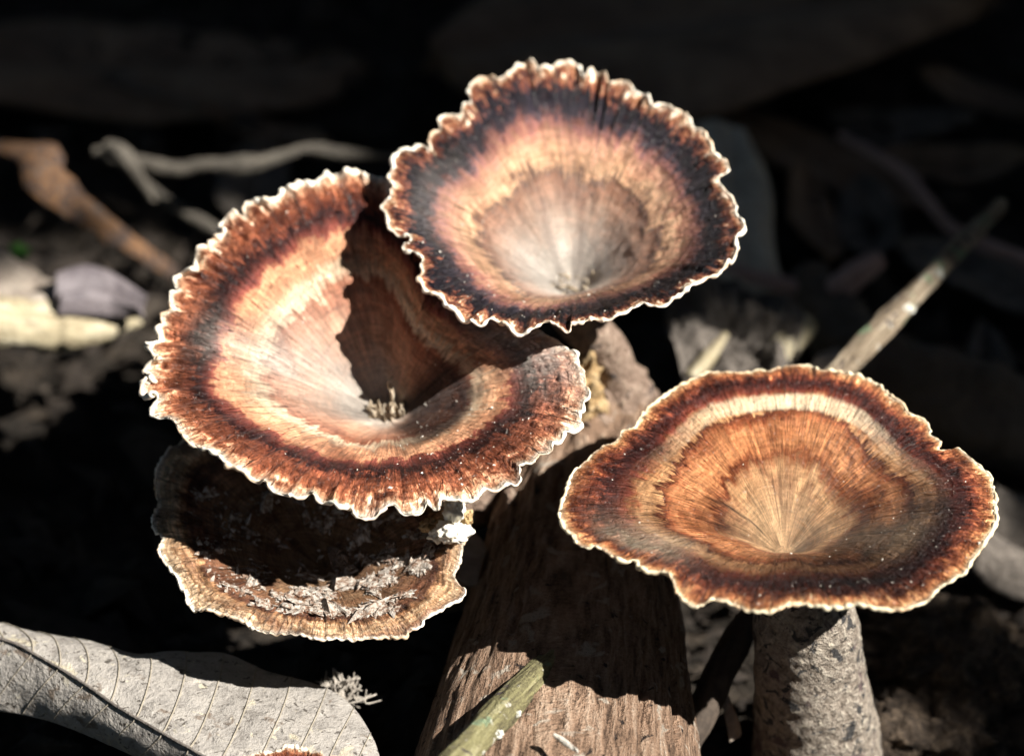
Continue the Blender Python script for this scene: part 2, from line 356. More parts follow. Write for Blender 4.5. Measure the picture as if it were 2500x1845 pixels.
M['leaf_pale'] = rough_material('pale_dead_leaf', [(0, (0.18, 0.155, 0.12)), (1, (0.42, 0.38, 0.30))], 120, bump=0.001)
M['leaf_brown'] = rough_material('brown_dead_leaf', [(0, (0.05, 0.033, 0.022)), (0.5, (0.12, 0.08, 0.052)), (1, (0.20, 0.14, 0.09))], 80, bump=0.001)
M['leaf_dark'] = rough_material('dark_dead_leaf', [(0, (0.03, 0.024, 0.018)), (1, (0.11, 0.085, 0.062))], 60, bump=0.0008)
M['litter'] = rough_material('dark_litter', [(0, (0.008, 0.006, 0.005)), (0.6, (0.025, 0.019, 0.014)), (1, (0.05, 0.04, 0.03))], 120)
M['leaf_purple'] = rough_material('purple_grey_leaf', [(0, (0.06, 0.05, 0.055)), (1, (0.22, 0.19, 0.19))], 90, bump=0.0008, rough=0.55)
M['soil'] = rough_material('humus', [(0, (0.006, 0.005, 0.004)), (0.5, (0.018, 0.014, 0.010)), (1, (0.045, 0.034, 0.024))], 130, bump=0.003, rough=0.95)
M['clod'] = rough_material('soil_clod', [(0, (0.012, 0.009, 0.007)), (0.45, (0.05, 0.036, 0.025)), (1, (0.17, 0.125, 0.085))], 330, bump=0.004, rough=0.95)
M['green'] = rough_material('green_sprout', [(0, (0.03, 0.10, 0.015)), (1, (0.07, 0.20, 0.03))], 200)
_t = NT('canopy_leaf'); M['canopy'] = _t.done((0.035, 0.065, 0.02), 0.6)
M['crumb'] = rough_material('pale_crumbs', [(0, (0.38, 0.33, 0.26)), (1, (0.72, 0.68, 0.6))], 300)
M['flake'] = rough_material('grey_flakes', [(0, (0.07, 0.03, 0.02)), (0.35, (0.20, 0.125, 0.085)), (0.55, (0.37, 0.32, 0.265)), (1, (0.58, 0.52, 0.46))], 1300)
M['white'] = rough_material('white_fungus', [(0, (0.55, 0.47, 0.34)), (0.5, (0.78, 0.74, 0.64)), (1, (0.85, 0.83, 0.77))], 250, bump=0.0004, rough=0.6)
M['lichen_white'] = rough_material('white_lichen', [(0, (0.25, 0.26, 0.20)), (0.5, (0.50, 0.49, 0.42)), (1, (0.70, 0.68, 0.60))], 500, bump=0.001)
M['ochre'] = rough_material('ochre_fungus', [(0, (0.10, 0.07, 0.045)), (0.4, (0.34, 0.22, 0.10)), (1, (0.58, 0.45, 0.27))], 420, bump=0.0015, rough=0.8)
M['frass'] = rough_material('fibre_stub', [(0, (0.10, 0.07, 0.04)), (0.4, (0.36, 0.28, 0.19)), (1, (0.62, 0.54, 0.42))], 900, (1, 1, 0.4), bump=0.0015)
M['lichen'] = rough_material('pale_lichen', [(0, (0.20, 0.17, 0.14)), (1, (0.42, 0.38, 0.32))], 300)

# ------------------------------------------------------------------ ground and an added, unseen canopy that blocks the sun
GZ = -6.5
def ground():
    a = np.concatenate([-np.geomspace(400, 16, 40), np.linspace(-15.5, 15.5, 150), np.geomspace(16, 400, 40)])
    X, Y = np.meshgrid(a, a + 8, indexing='ij')
    q = np.stack([X, Y, X * 0], -1)
    near = np.exp(-(X ** 2 + (Y - 8) ** 2) / 30 ** 2)
    Z = GZ - 0.25 + near * (0.55 * fbm(q * 0.28, 3, 4) + 0.22 * fbm(q * 1.6, 5, 3)) + (1 - near) * 2.0 * fbm(q * 0.03, 8, 2)
    G = np.stack([X, Y, Z], -1)
    o = mesh_obj('ground', G.reshape(-1, 3), grid_faces(len(a), len(a), flip=False), M['soil'], base=np.array([0, 8, GZ]))
    o['kind'] = 'structure'
ground()

# spots to keep sunlit; canopy leaves over them are left out: (px, py, depth, radius cm)
GAP = [(1375, 480, 51.3, 3.6), (890, 838, 50, 4.4), (1900, 1186, 48.5, 4.4), (780, 1330, 49.5, 3.4), (1350, 1700, 48, 3.6), (450, 1720, 49.5, 3.6), (80, 1640, 49.8, 3.0),
       (1985, 1700, 50.5, 2.6), (1450, 1050, 53, 2.2), (2150, 800, 54.3, 1.3), (160, 790, 57, 1.4), (520, 400, 60.5, 0.7), (690, 385, 61, 0.7), (150, 430, 61, 0.6), (830, 1690, 51.5, 1.4), (1770, 1740, 51.2, 0.6), (2450, 1340, 55.5, 0.5)]
def canopy():
    e1 = np.cross(SUN_L, [0, 0, 1.0]); e1 /= np.linalg.norm(e1); e2 = np.cross(e1, SUN_L)
    gp = np.array([at(a, b, c) for a, b, c, r in GAP]); gr = np.array([g[3] for g in GAP])
    g2 = np.stack([gp @ e1, gp @ e2], 1)
    n = 5000
    ph = rng.uniform(0, 2 * math.pi, n); ze = rng.uniform(-0.02, 1, n); R = rng.uniform(110, 190, n)
    h = np.sqrt(np.maximum(0, 1 - ze ** 2))
    P = np.stack([R * h * np.cos(ph), 5 + R * h * np.sin(ph), R * ze * 0.9 + 1], 1)
    L = rng.uniform(4.5, 10.5, n)
    p2 = np.stack([P @ e1, P @ e2], 1)
    sunside = (P @ -SUN_L) > 0
    dmin = (np.linalg.norm(p2[:, None] - g2[None], axis=2) - gr[None] - L[:, None] * 0.85).min(1)
    keep = ~(sunside & (dmin < 0))
    P, L = P[keep], L[keep]
    # near the rim of the gap add small leaves that fill up to it
    k = 11000
    pos = g2.mean(0) + rng.normal(0, 24, (k, 2)); l2 = rng.uniform(0.9, 3.2, k)
    d2 = (np.linalg.norm(pos[:, None] - g2[None], axis=2) - gr[None] - l2[:, None] * 0.75).min(1)
    pos, l2 = pos[d2 > 0], l2[d2 > 0]
    base = pos[:, :1] * e1 + pos[:, 1:] * e2; P2 = base - SUN_L * rng.uniform(105, 125, len(pos))[:, None]
    P = np.vstack([P, P2]); L = np.concatenate([L, l2]); n = len(P)
    nrm = -P / np.linalg.norm(P, axis=1, keepdims=True) * -1 + rng.normal(0, 0.28, (n, 3)); nrm /= np.linalg.norm(nrm, axis=1, keepdims=True)
    a = np.cross(nrm, rng.normal(size=(n, 3))); a /= np.linalg.norm(a, axis=1, keepdims=True); b = np.cross(nrm, a)
    prof = [(-1, 0, 0), (-0.45, 0.42, -0.06), (0.25, 0.46, -0.08), (1, 0, -0.15), (0.25, -0.46, -0.08), (-0.45, -0.42, -0.06), (-0.4, 0, 0.05), (0.3, 0, 0.03)]
    V = np.concatenate([(P + L[:, None] * (x * a + y * b + z * nrm))[:, None] for x, y, z in prof], 1).reshape(-1, 3)
    q = (np.arange(n) * 8)[:, None]
    F = [np.concatenate([q + np.array([[6, 7, 2, 1]]), q + np.array([[5, 4, 7, 6]])]), np.concatenate([q + np.array([[0, 6, 1]]), q + np.array([[0, 5, 6]]), q + np.array([[7, 3, 2]]), q + np.array([[7, 4, 3]])])]
    o = mesh_obj('shade_canopy', V, F, M['canopy'], base=np.array([0, 0, GZ]))
    o['kind'] = 'stuff'; tag(o, 'unseen leafy canopy added to shade the scene, with a gap cut for sun', 'canopy')
canopy()

# ------------------------------------------------------------------ funnel mushrooms
def crop(rows, x0, y0, s): return [(x / s + x0, y / s + y0) for x, y in rows]
OUT_UPPER = crop([(870,105),(920,112),(940,145),(1000,135),(1050,120),(1100,110),(1150,125),(1175,185),(1195,205),(1200,170),(1250,158),(1300,180),(1320,225),(1370,215),(1430,230),(1450,270),(1500,280),(1530,320),(1555,362),(1590,335),(1640,345),(1660,375),(1710,370),(1745,410),(1770,455),(1805,465),(1840,510),(1868,550),(1875,605),(1925,620),(1955,660),(1940,700),(1910,715),(1905,755),(1940,775),(1935,815),(1975,830),(1995,870),(1990,900),(2005,925),(2042,975),(2020,1020),(1990,1050),(2000,1110),(1960,1160),(1920,1210),(1885,1245),(1868,1240),(1810,1275),(1750,1310),(1700,1345),(1650,1380),(1595,1415),(1500,1395),(1440,1425),(1380,1450),(1330,1470),(1260,1475),(1215,1475),(1180,1500),(1115,1500),(1110,1535),(1065,1530),(1020,1500),(970,1490),(920,1520),(860,1542),(810,1530),(780,1500),(740,1480),(710,1460),(670,1470),(620,1495),(570,1480),(540,1450),(500,1415),(450,1390),(440,1355),(390,1340),(340,1315),(320,1280),(295,1265),(300,1245),(335,1245),(320,1200),(330,1160),(290,1130),(230,1110),(230,1080),(270,1065),(255,1040),(195,1020),(145,990),(150,950),(135,935),(140,915),(110,880),(125,850),(155,845),(160,800),(180,765),(150,730),(160,700),(180,690),(170,630),(180,600),(230,570),(270,580),(300,555),(345,560),(375,575),(365,540),(370,500),(405,460),(425,452),(415,430),(430,395),(480,385),(530,385),(545,345),(585,325),(575,270),(590,225),(630,185),(700,190),(740,205),(790,165),(830,130)], 880, 100, 2.174)
OUT_MIDDLE = crop([(1020,95),(1070,97),(1130,122),(1230,250),(1340,400),(1480,530),(1640,650),(1790,745),(1905,835),(1950,860),(1960,900),(1985,940),(1990,990),(2010,1050),(1980,1080),(1985,1110),(1960,1130),(1980,1170),(1950,1195),(1900,1215),(1880,1250),(1840,1260),(1845,1295),(1790,1300),(1770,1340),(1740,1340),(1700,1355),(1705,1400),(1690,1435),(1650,1435),(1600,1460),(1540,1455),(1525,1490),(1480,1510),(1420,1505),(1360,1500),(1345,1555),(1320,1540),(1300,1520),(1270,1565),(1220,1570),(1180,1560),(1150,1530),(1110,1550),(1060,1580),(1010,1585),(975,1560),(960,1535),(920,1545),(870,1520),(820,1500),(790,1475),(750,1490),(700,1490),(660,1470),(620,1455),(580,1430),(545,1415),(510,1400),(470,1370),(420,1350),(390,1310),(340,1290),(290,1270),(240,1240),(215,1200),(180,1160),(130,1140),(85,1120),(95,1090),(125,1070),(60,1050),(45,1015),(60,985),(110,980),(60,955),(65,915),(105,905),(130,905),(95,860),(75,830),(110,820),(125,790),(115,760),(140,740),(130,700),(165,685),(185,690),(170,650),(175,600),(205,600),(190,570),(200,515),(250,510),(285,520),(280,480),(285,440),(330,410),(350,425),(345,395),(365,360),(400,350),(410,325),(385,300),(400,270),(450,250),(498,262),(490,230),(505,195),(550,185),(600,200),(640,175),(670,140),(710,145),(730,120),(790,125),(830,110),(850,85),(900,85),(940,90),(970,70),(1005,70)], 320, 380, 1.7957)
OUT_RIGHT = crop([(1275,55),(1320,85),(1400,85),(1470,100),(1540,120),(1620,155),(1670,210),(1730,250),(1760,295),(1820,320),(1860,360),(1865,400),(1915,430),(1905,475),(1950,475),(2020,475),(2070,510),(2120,555),(2160,590),(2170,640),(2185,700),(2180,770),(2190,800),(2165,860),(2135,910),(2110,960),(2055,1020),(2040,1060),(1970,1100),(1890,1150),(1850,1200),(1790,1225),(1720,1248),(1600,1245),(1500,1235),(1400,1245),(1300,1235),(1190,1220),(1140,1240),(1060,1255),(970,1245),(920,1220),(850,1205),(790,1195),(740,1225),(680,1215),(635,1175),(610,1120),(580,1075),(520,1055),(465,1055),(430,1020),(435,1000),(370,1010),(310,985),(270,945),(210,935),(160,940),(125,905),(110,880),(75,850),(50,790),(60,740),(85,670),(105,600),(150,550),(200,500),(270,450),(330,420),(370,375),(420,355),(450,310),(490,260),(540,215),(600,175),(670,140),(730,105),(800,85),(870,85),(960,90),(1020,75),(1080,80),(1120,60),(1180,52),(1240,55)], 1340, 860, 1.999)
OUT_LOWER = crop([(250,60),(180,100),(130,160),(100,220),(95,320),(110,420),(80,490),(85,590),(140,640),(110,710),(140,770),(200,840),(230,870),(245,920),(280,970),(285,1010),(330,1045),(420,1075),(500,1085),(560,1110),(640,1150),(690,1190),(760,1215),(830,1225),(900,1225),(1000,1235),(1080,1252),(1150,1250),(1200,1240),(1300,1245),(1400,1235),(1500,1225),(1600,1230),(1650,1190),(1710,1160),(1740,1125),(1860,1050),(1980,965),(1940,910),(1915,860),(1950,790),(1960,720),(1980,650),(1990,600),(1940,500),(1800,380),(1500,230),(1100,100),(700,10),(400,10)][::-1], 340, 1050, 2.4878)
_a = np.linspace(0, 2 * math.pi, 44, endpoint=False)
OUT_FRONT = [(710 + 205 * math.sin(a) * (1 + 0.02 * math.sin(9 * a)), 1985 - 158 * math.cos(a) * (1 + 0.025 * math.sin(11 * a + 1))) for a in _a]

def funnel(label, mats, outline, plane, hole, drop, prof, ruf, stem=None, gam=None, bleach=None, dark=None, seed=1, NS=1100, NT_=120, keep=9, group='funnel mushrooms on the rotting log', undul=None, th=0.10, crumbs=None, rmod=None, bmod=None, wob=(0.011, 0.004)):
    r_ = np.random.default_rng(seed)
    px, py, dep, eps, roll = plane
    A = at(px, py, dep); eps = math.radians(eps); roll = math.radians(roll)
    up = UPV * math.cos(roll) + RGT * math.sin(roll)
    n = up * math.cos(eps) - FWD * math.sin(eps)
    def onplane(x, y, off=0.0):
        v = FWD + (x - 1250) / 2500 * WID * RGT - (y - 922.5) / 2500 * WID * UPV
        return CAM + v * (((A - CAM) @ n + off) / (v @ n))
    P = even(np.array([onplane(x, y) for x, y in outline]), NS, True)
    C0 = onplane(hole[0], hole[1], -drop); C0p = C0 + n * drop
    # broad outline and its frill
    Fq = np.fft.rfft(P, axis=0); Fs = Fq.copy(); fall = np.exp(-(np.arange(len(Fs)) / keep) ** 4); Fs *= fall[:, None]
    S = np.fft.irfft(Fs, NS, axis=0); D = np.fft.irfft(Fq * np.exp(-(np.arange(len(Fq)) / 95.0) ** 4)[:, None], NS, axis=0) - S
    # polar angle as seen in the picture: 0 right, 90 far, 180 left, 270 near
    ph = np.degrees(np.arctan2((S - C0p) @ np.cross(n, RGT) / 1.0, (S - C0p) @ RGT)) % 360
    s = np.arange(NS) / NS
    t = np.linspace(0.03, 1, NT_) ** 0.9
    gx = np.linspace(0, 1, 400); g = np.interp(gx, [p[0] for p in prof], [p[1] for p in prof])
    kr = np.exp(-np.linspace(-2, 2, 41) ** 2); kr /= kr.sum(); gp = np.convolve(np.pad(g, 20, mode='reflect', reflect_type='odd'), kr, 'valid')
    G_ = np.interp(t, gx, gp)
    T = t[:, None]
    base = C0p[None, None] + (S[None] - C0p) * T[..., None]
    # growth is uneven: radius wobbles a little with the angle
    fr = sstep(0.80, 1.0, T)
    pos = base + D[None] * (fr ** 1.3)[..., None]
    def per(lo, hi, sd):
        q = np.random.default_rng(sd); k = np.arange(lo, hi); a = q.normal(size=len(k)) ; p = q.uniform(0, 6.28, len(k))
        f = (a[:, None] * np.sin(2 * math.pi * k[:, None] * s[None] + p[:, None])).sum(0); return f / f.std()
    r1, r2, r3, r4 = per(*ruf[0], seed + 1), per(*ruf[0], seed + 2), per(90, 190, seed + 3), per(3, 9, seed + 4)
    r1 = r1 * (0.35 + 0.75 * np.abs(per(4, 18, seed + 5)))
    rad = ((D * (S - C0p)).sum(1)) / np.linalg.norm(S - C0p, axis=1)
    z = -drop + drop * G_[:, None] + 0 * s[None]
    rm = rmod(ph)[None] if rmod else 1.0
    z = z + ruf[1] * rm * (r1[None] * sstep(0.70, 1, T) + 0.55 * r2[None] * sstep(0.62, 0.8, T) * (1 - sstep(0.8, 1, T)))
    z = z + ruf[2] * (sstep(0.12, 0.5, T) * 0.35 + 0.65 * sstep(0.6, 0.85, T)) * (per(55, 120, seed + 6)[None] * 0.8 + r3[None] * 0.55)
    wr = np.stack([np.cos(2 * math.pi * s)[None] * 14 + 0 * T, np.sin(2 * math.pi * s)[None] * 14 + 0 * T, T * 26 + 0 * s[None]], -1)
    z = z + ruf[5] * (np.abs(fbm(wr + seed, seed + 3, 4)) - 0.3) * sstep(0.66, 0.8, T)
    z = z + ruf[3] * sstep(0.3, 1, T) * r4[None]
    z = z - 0.12 * rad[None] * fr ** 2
    q = np.stack([np.cos(2 * math.pi * s)[None] * 9 * (T + 0.05), np.sin(2 * math.pi * s)[None] * 9 * (T + 0.05), T * 6 + 0 * s[None]], -1)
    z = z + 0.022 * fbm(q * 1.6, seed, 4) * sstep(0.1, 0.5, T)
    if undul: z = z + np.interp(ph, [a for a, _ in undul], [b for _, b in undul], period=360)[None] * sstep(0.35, 1, T)
    pos = pos + n * z[..., None]
    V = pos.reshape(-1, 3); N = grid_normals(pos, True)
    if (N * n).sum(-1).mean() < 0: N = -N; flip = True
    else: flip = False
    gm = np.interp(ph, [a for a, _ in gam], [b for _, b in gam], period=360) if gam else np.ones(NS)
    zone = T ** gm[None]
    zw = wob[0] * per(2, 8, seed + 12)[None] + wob[1] * per(9, 30, seed + 13)[None]      # rings grow unevenly
    zone = zone + zw * np.sin(math.pi * np.clip(T, 0, 1)) ** 0.7
    k97 = 0.97 ** gm[None]; zone = np.where(T < 0.8, zone, np.where(T < 0.97, zone + (0.955 - (k97 + zw * math.sin(math.pi * 0.97) ** 0.7)) * sstep(0.8, 0.97, T), 0.955 + 0.045 * (T - 0.97) / 0.03))
    PH = np.broadcast_to(ph[None], zone.shape); TT = np.broadcast_to(T, zone.shape)
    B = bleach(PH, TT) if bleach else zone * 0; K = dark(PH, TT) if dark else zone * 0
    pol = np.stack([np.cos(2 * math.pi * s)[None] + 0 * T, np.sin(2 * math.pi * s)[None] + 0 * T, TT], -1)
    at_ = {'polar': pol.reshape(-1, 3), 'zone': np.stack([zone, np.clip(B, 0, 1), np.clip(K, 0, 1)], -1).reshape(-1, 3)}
    foot = stem[0][-1] if stem else C0 - [0, 0, 2]
    root = thing('funnel_mushroom', label, 'mushroom', foot, group)
    # close the middle
    c = len(V); V = np.vstack([V, V[:NS].mean(0) - n * 0.02]); i = np.arange(NS)
    tri = np.stack([np.full(NS, c), (i + 1) % NS, i], 1)
    f = grid_faces(NT_, NS, True)
    at_ = {k: np.vstack([v, v[:1] * [0, 0, 0] + (v[:1] if k == 'zone' else 0)]) for k, v in at_.items()}
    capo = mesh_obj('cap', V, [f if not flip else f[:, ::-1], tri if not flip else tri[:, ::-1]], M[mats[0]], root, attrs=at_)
    # underside
    ti = np.unique(np.linspace(0, NT_ - 1, 40).astype(int)); si = np.arange(0, NS, 2)
    lo = pos[ti][:, si] - N[ti][:, si] * (th * np.interp(t[ti], [0, 0.3, 0.65, 0.78, 1], [2.6, 1.4, 0.9, 0.35, 0.25]))[:, None, None]
    f2 = grid_faces(len(ti), len(si), True)
    mesh_obj('pore_surface', lo.reshape(-1, 3), f2[:, ::-1] if not flip else f2, M['pores'], root)
    # the pale growing edge: a bead round the rim
    e = pos[-1]; outw = e - pos[-4]; outw /= np.linalg.norm(outw, axis=1, keepdims=True); nn = N[-1]
    mth = np.linspace(0, 2 * math.pi, 9, endpoint=False)
    br = ruf[4] * (0.85 + 0.3 * per(20, 160, seed + 9) + 0.3 * per(3, 16, seed + 10))[:, None, None].clip(0.25, 1.8)
    if bmod: br = br * bmod(ph)[:, None, None]
    e = e - nn * ruf[4] * 0.55
    bead = e[:, None] + br * (np.cos(mth)[None, :, None] * outw[:, None] * 0.9 + np.sin(mth)[None, :, None] * nn[:, None])
    b2 = np.concatenate([bead, bead[:1]], 0)
    mesh_obj('margin', b2.reshape(-1, 3), grid_faces(NS + 1, 9, True, flip=flip), M[mats[1]], capo)
    if stem:
        sp = np.vstack([C0 - n * 0.05, stem[0]]); sv, sf, sa = tube(sp, stem[1], 200, 110, 0.05, 1.4, seed, fine=0.013, ff=8.0)
        mesh_obj('stem', sv, sf, M[mats[2]], root, attrs=sa)
    if crumbs:
        cn, sel, size, mat, flat = crumbs; out = []
        oct_ = np.array([(1, 0, 0), (0, 1, 0), (-1, 0, 0), (0, -1, 0), (0, 0, 1), (0, 0, -1.0)])
        of = np.array([(0, 1, 4), (1, 2, 4), (2, 3, 4), (3, 0, 4), (1, 0, 5), (2, 1, 5), (3, 2, 5), (0, 3, 5)])
        ii = r_.integers(2, NT_ - 3, cn * 12); jj = r_.integers(0, NS, cn * 12)
        ok = r_.uniform(size=len(ii)) < sel(ph[jj], t[ii]) * t[ii]
        ii, jj = ii[ok][:cn], jj[ok][:cn]
        for a, b in zip(ii, jj):
            x = N[a, b]; u_ = np.cross(x, r_.normal(size=3)); u_ /= np.linalg.norm(u_); v_ = np.cross(x, u_)
            k = size * r_.lognormal(0, 0.65); sh = np.array([r_.uniform(0.7, 1 + 1.4 * flat), r_.uniform(0.5, 1.0), r_.uniform(0.5, 0.9) * (1 - 0.6 * flat)])
            x = x + r_.normal(0, 0.35 * flat, 3)
            o3 = (oct_ + r_.normal(0, 0.22, (6, 3))) * sh * k
            out.append((pos[a, b] + N[a, b] * k * 0.25 + o3[:, :1] * u_ + o3[:, 1:2] * v_ + o3[:, 2:] * x, of))
        cv, cf = join(out)
        d = mesh_obj('debris', cv, cf, M[mat], capo, smooth=False); d['kind'] = 'stuff'
    return root, pos, N, n, ph, t

def lobe(a, a0, w): 
    d = (a - a0 + 180) % 360 - 180; return np.exp(-(d / w) ** 2)

up_stem = pts([(1425, 790, 53.0), (1480, 850, 53.3), (1505, 910, 53.6), (1515, 960, 53.9)])
R_up = funnel('funnel mushroom with a grey-white centre and blue-black band, tallest on the log', ('upper', 'margin', 'stem_brown'), OUT_UPPER, (1375, 480, 51.3, 48, -2), (1395, 715), 2.05,
    [(0, 0), (0.06, 0.05), (0.2, 0.26), (0.4, 0.52), (0.55, 0.68), (0.57, 0.70), (0.75, 0.85), (0.9, 0.95), (1, 1)], ((28, 85), 0.026, 0.008, 0.018, 0.030, 0.022),
    (up_stem, [0.55, 0.42, 0.36, 0.36, 0.6]), seed=11,
    gam=[(0, 1.0), (90, 0.86), (180, 0.90), (270, 0.85)],
    bleach=lambda a, t: sstep(0.60, 0.14, t) * (0.50 + 0.55 * lobe(a, 195, 70)) + 0.14 * lobe(a, 170, 30) * sstep(0.5, 0.7, t) * sstep(0.95, 0.8, t),
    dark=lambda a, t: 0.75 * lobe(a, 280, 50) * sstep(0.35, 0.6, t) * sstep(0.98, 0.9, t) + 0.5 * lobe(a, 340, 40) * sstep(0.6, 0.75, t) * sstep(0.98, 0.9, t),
    crumbs=(130, lambda a, t: 0.05 + lobe(a, 250, 40) + 6 * sstep(0.2, 0.05, t), 0.009, 'crumb', 0.3))
mid_stem = pts([(985, 1130, 51.9), (1080, 1200, 52.6), (1180, 1190, 53.4)])
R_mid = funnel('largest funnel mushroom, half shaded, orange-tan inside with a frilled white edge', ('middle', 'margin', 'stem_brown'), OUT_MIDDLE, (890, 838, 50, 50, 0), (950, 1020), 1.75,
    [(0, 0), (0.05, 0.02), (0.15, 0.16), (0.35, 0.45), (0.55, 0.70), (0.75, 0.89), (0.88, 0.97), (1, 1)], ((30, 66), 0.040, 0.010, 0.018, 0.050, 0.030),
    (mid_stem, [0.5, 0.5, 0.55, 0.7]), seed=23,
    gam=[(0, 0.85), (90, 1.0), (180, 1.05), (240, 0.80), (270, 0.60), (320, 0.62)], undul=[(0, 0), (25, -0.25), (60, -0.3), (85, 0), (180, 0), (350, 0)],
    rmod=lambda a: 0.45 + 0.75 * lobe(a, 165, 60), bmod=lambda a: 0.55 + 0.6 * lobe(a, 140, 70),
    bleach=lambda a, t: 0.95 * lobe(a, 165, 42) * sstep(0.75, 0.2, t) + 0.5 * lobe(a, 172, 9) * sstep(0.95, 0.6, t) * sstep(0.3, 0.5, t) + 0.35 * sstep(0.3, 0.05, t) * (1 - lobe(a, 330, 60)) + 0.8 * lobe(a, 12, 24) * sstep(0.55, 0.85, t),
    dark=lambda a, t: np.clip(1.8 * lobe(a, 335, 50), 0, 1) * sstep(0.04, 0.14, t) * sstep(0.50, 0.40, t) + 0.5 * lobe(a, 300, 60) * sstep(0.62, 0.68, t) * sstep(0.82, 0.76, t) + 0.7 * lobe(a, 180, 45) * sstep(0.75, 0.80, t) * sstep(0.93, 0.86, t),  # shade of the near-right inner wall painted in, plus dark outer bands
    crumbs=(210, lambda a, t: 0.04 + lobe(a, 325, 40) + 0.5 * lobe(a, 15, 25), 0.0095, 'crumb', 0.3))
right_stem = np.array([at_z(1960, 1490, -2.2) * 0 + p for p in pts([(1960, 1470, 49.9), (1975, 1620, 50.7), (1990, 1760, 51.5), (2010, 1960, 52.6), (2015, 2040, 53.2)])])
R_rt = funnel('wide flat funnel mushroom with brown and cream rings on a thick grey stem', ('right', 'margin_cream', 'stem'), OUT_RIGHT, (1900, 1186, 48.5, 35, 0), (1915, 1352), 1.30,
    [(0, 0), (0.05, 0.06), (0.18, 0.34), (0.4, 0.66), (0.6, 0.85), (0.75, 0.94), (0.88, 0.99), (1, 0.98)], ((22, 46), 0.010, 0.008, 0.015, 0.030, 0.012),
    (right_stem, [0.5, 0.80, 0.90, 1.02, 1.12, 1.3]), seed=37,
    gam=[(0, 1.05), (50, 1.2), (90, 1.28), (130, 1.2), (180, 1.02), (270, 0.75)],
    bleach=lambda a, t: 1.1 * lobe(a, 85, 42) * sstep(0.675, 0.70, t) * sstep(0.80, 0.765, t) + 0.16 * sstep(0.4, 0.1, t) + 0.12 * lobe(a, 330, 18) * sstep(0.2, 0.35, t) * sstep(0.8, 0.6, t) + 0.3 * lobe(a, 210, 14) * sstep(0.55, 0.7, t) * sstep(0.95, 0.85, t),
    dark=lambda a, t: 0.75 * lobe(a, 335, 40) * sstep(0.2, 0.4, t) * sstep(0.88, 0.75, t) + 0.85 * lobe(a, 280, 50) * sstep(0.15, 0.4, t) * sstep(0.97, 0.9, t) + 0.45 * lobe(a, 200, 50) * sstep(0.5, 0.6, t) * sstep(0.85, 0.75, t) + 0.3 * lobe(a, 0, 35) * sstep(0.5, 0.6, t) * sstep(0.9, 0.8, t) + 0.95 * sstep(0.12, 0.05, t) * lobe(a, 285, 70) + 0.85 * lobe(a, 150 + 34 * t, 2.4) * sstep(0.08, 0.14, t) * sstep(0.46, 0.34, t),  # painted shade on near wall and hole slit; also muted ring and crease line
    crumbs=(110, lambda a, t: 0.12 + 0.8 * lobe(a, 330, 45), 0.0075, 'crumb', 0.3), keep=11, wob=(0.017, 0.007))
low_stem = pts([(900, 1420, 51.2), (1000, 1430, 52.2), (1130, 1400, 52.6)])
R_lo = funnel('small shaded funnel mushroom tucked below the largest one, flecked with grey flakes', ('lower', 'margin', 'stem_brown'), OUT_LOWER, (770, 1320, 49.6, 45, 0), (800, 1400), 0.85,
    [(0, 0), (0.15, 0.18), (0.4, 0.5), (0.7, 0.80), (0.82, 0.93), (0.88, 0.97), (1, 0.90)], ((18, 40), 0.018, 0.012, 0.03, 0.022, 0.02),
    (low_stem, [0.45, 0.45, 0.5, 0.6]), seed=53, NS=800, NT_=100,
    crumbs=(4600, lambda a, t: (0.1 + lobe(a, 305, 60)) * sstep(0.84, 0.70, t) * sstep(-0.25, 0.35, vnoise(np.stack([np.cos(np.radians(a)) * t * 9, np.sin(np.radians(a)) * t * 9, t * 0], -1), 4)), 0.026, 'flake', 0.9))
R_fr = funnel('half-hidden funnel mushroom rim in front of the big grey leaf', ('middle', 'margin', 'stem_brown'), OUT_FRONT, (710, 1985, 46.6, 40, 0), (710, 2010), 0.7,
    [(0, 0), (0.3, 0.42), (0.6, 0.75), (1, 1)], ((18, 36), 0.02, 0.01, 0.02, 0.034, 0.02), (pts([(710, 2150, 47.5), (715, 2300, 48.5)]), [0.3, 0.3, 0.4]), seed=71, NS=500, NT_=70, group='funnel mushrooms beside the grey leaf')

# fibrous plug and flaps in the middle of the large cap
mid_root, mp, mN, mn, mph, mt = R_mid
plug = []; q = np.random.default_rng(44)
for k in range(9):
    x = 902 + k * 10 + q.normal(0, 2); y = 1010 + q.normal(0, 3) - k * 0.8; r = q.uniform(0.085, 0.115)
    plug.append(blob(at(x, y, 51.2), r, 60 + k, 0.7, 26, 30, 2.2, (0.55, 0.9, q.uniform(1.2, 1.9))))
pv, pf = join(plug); mesh_obj('fibre_plug', pv, pf, M['frass'], mid_root)
up_root = R_up[0]; q = np.random.default_rng(46); bits = []
for k in range(26):
    x, y = 1395 + q.normal(0, 34), 698 + q.normal(0, 14); dx, dy = q.normal(0, 16), q.normal(-4, 10); d = 52.55 - (715 - y) * 0.004; r = q.uniform(0.010, 0.022)
    bits.append(tube(pts([(x, y, d), (x + dx * 0.5, y + dy * 0.5, d - 0.1), (x + dx, y + dy, d - 0.05)]), [r, r * 1.3, r * 0.6], 8, 6)[:2])
bv, bf_ = join(bits); bo = mesh_obj('straw_debris', bv, bf_, M['frass'], up_root); bo['kind'] = 'stuff'
fl = tube(pts([(958, 985, 51.25), (957, 955, 51.1), (948, 935, 51.0), (960, 919, 50.95)]), [0.09, 0.10, 0.085, 0.02], 16, 12, 0.2, 6, 3, squash=(1, 0.3))
mesh_obj('torn_flap', fl[0], fl[1], M['frass'], mid_root)

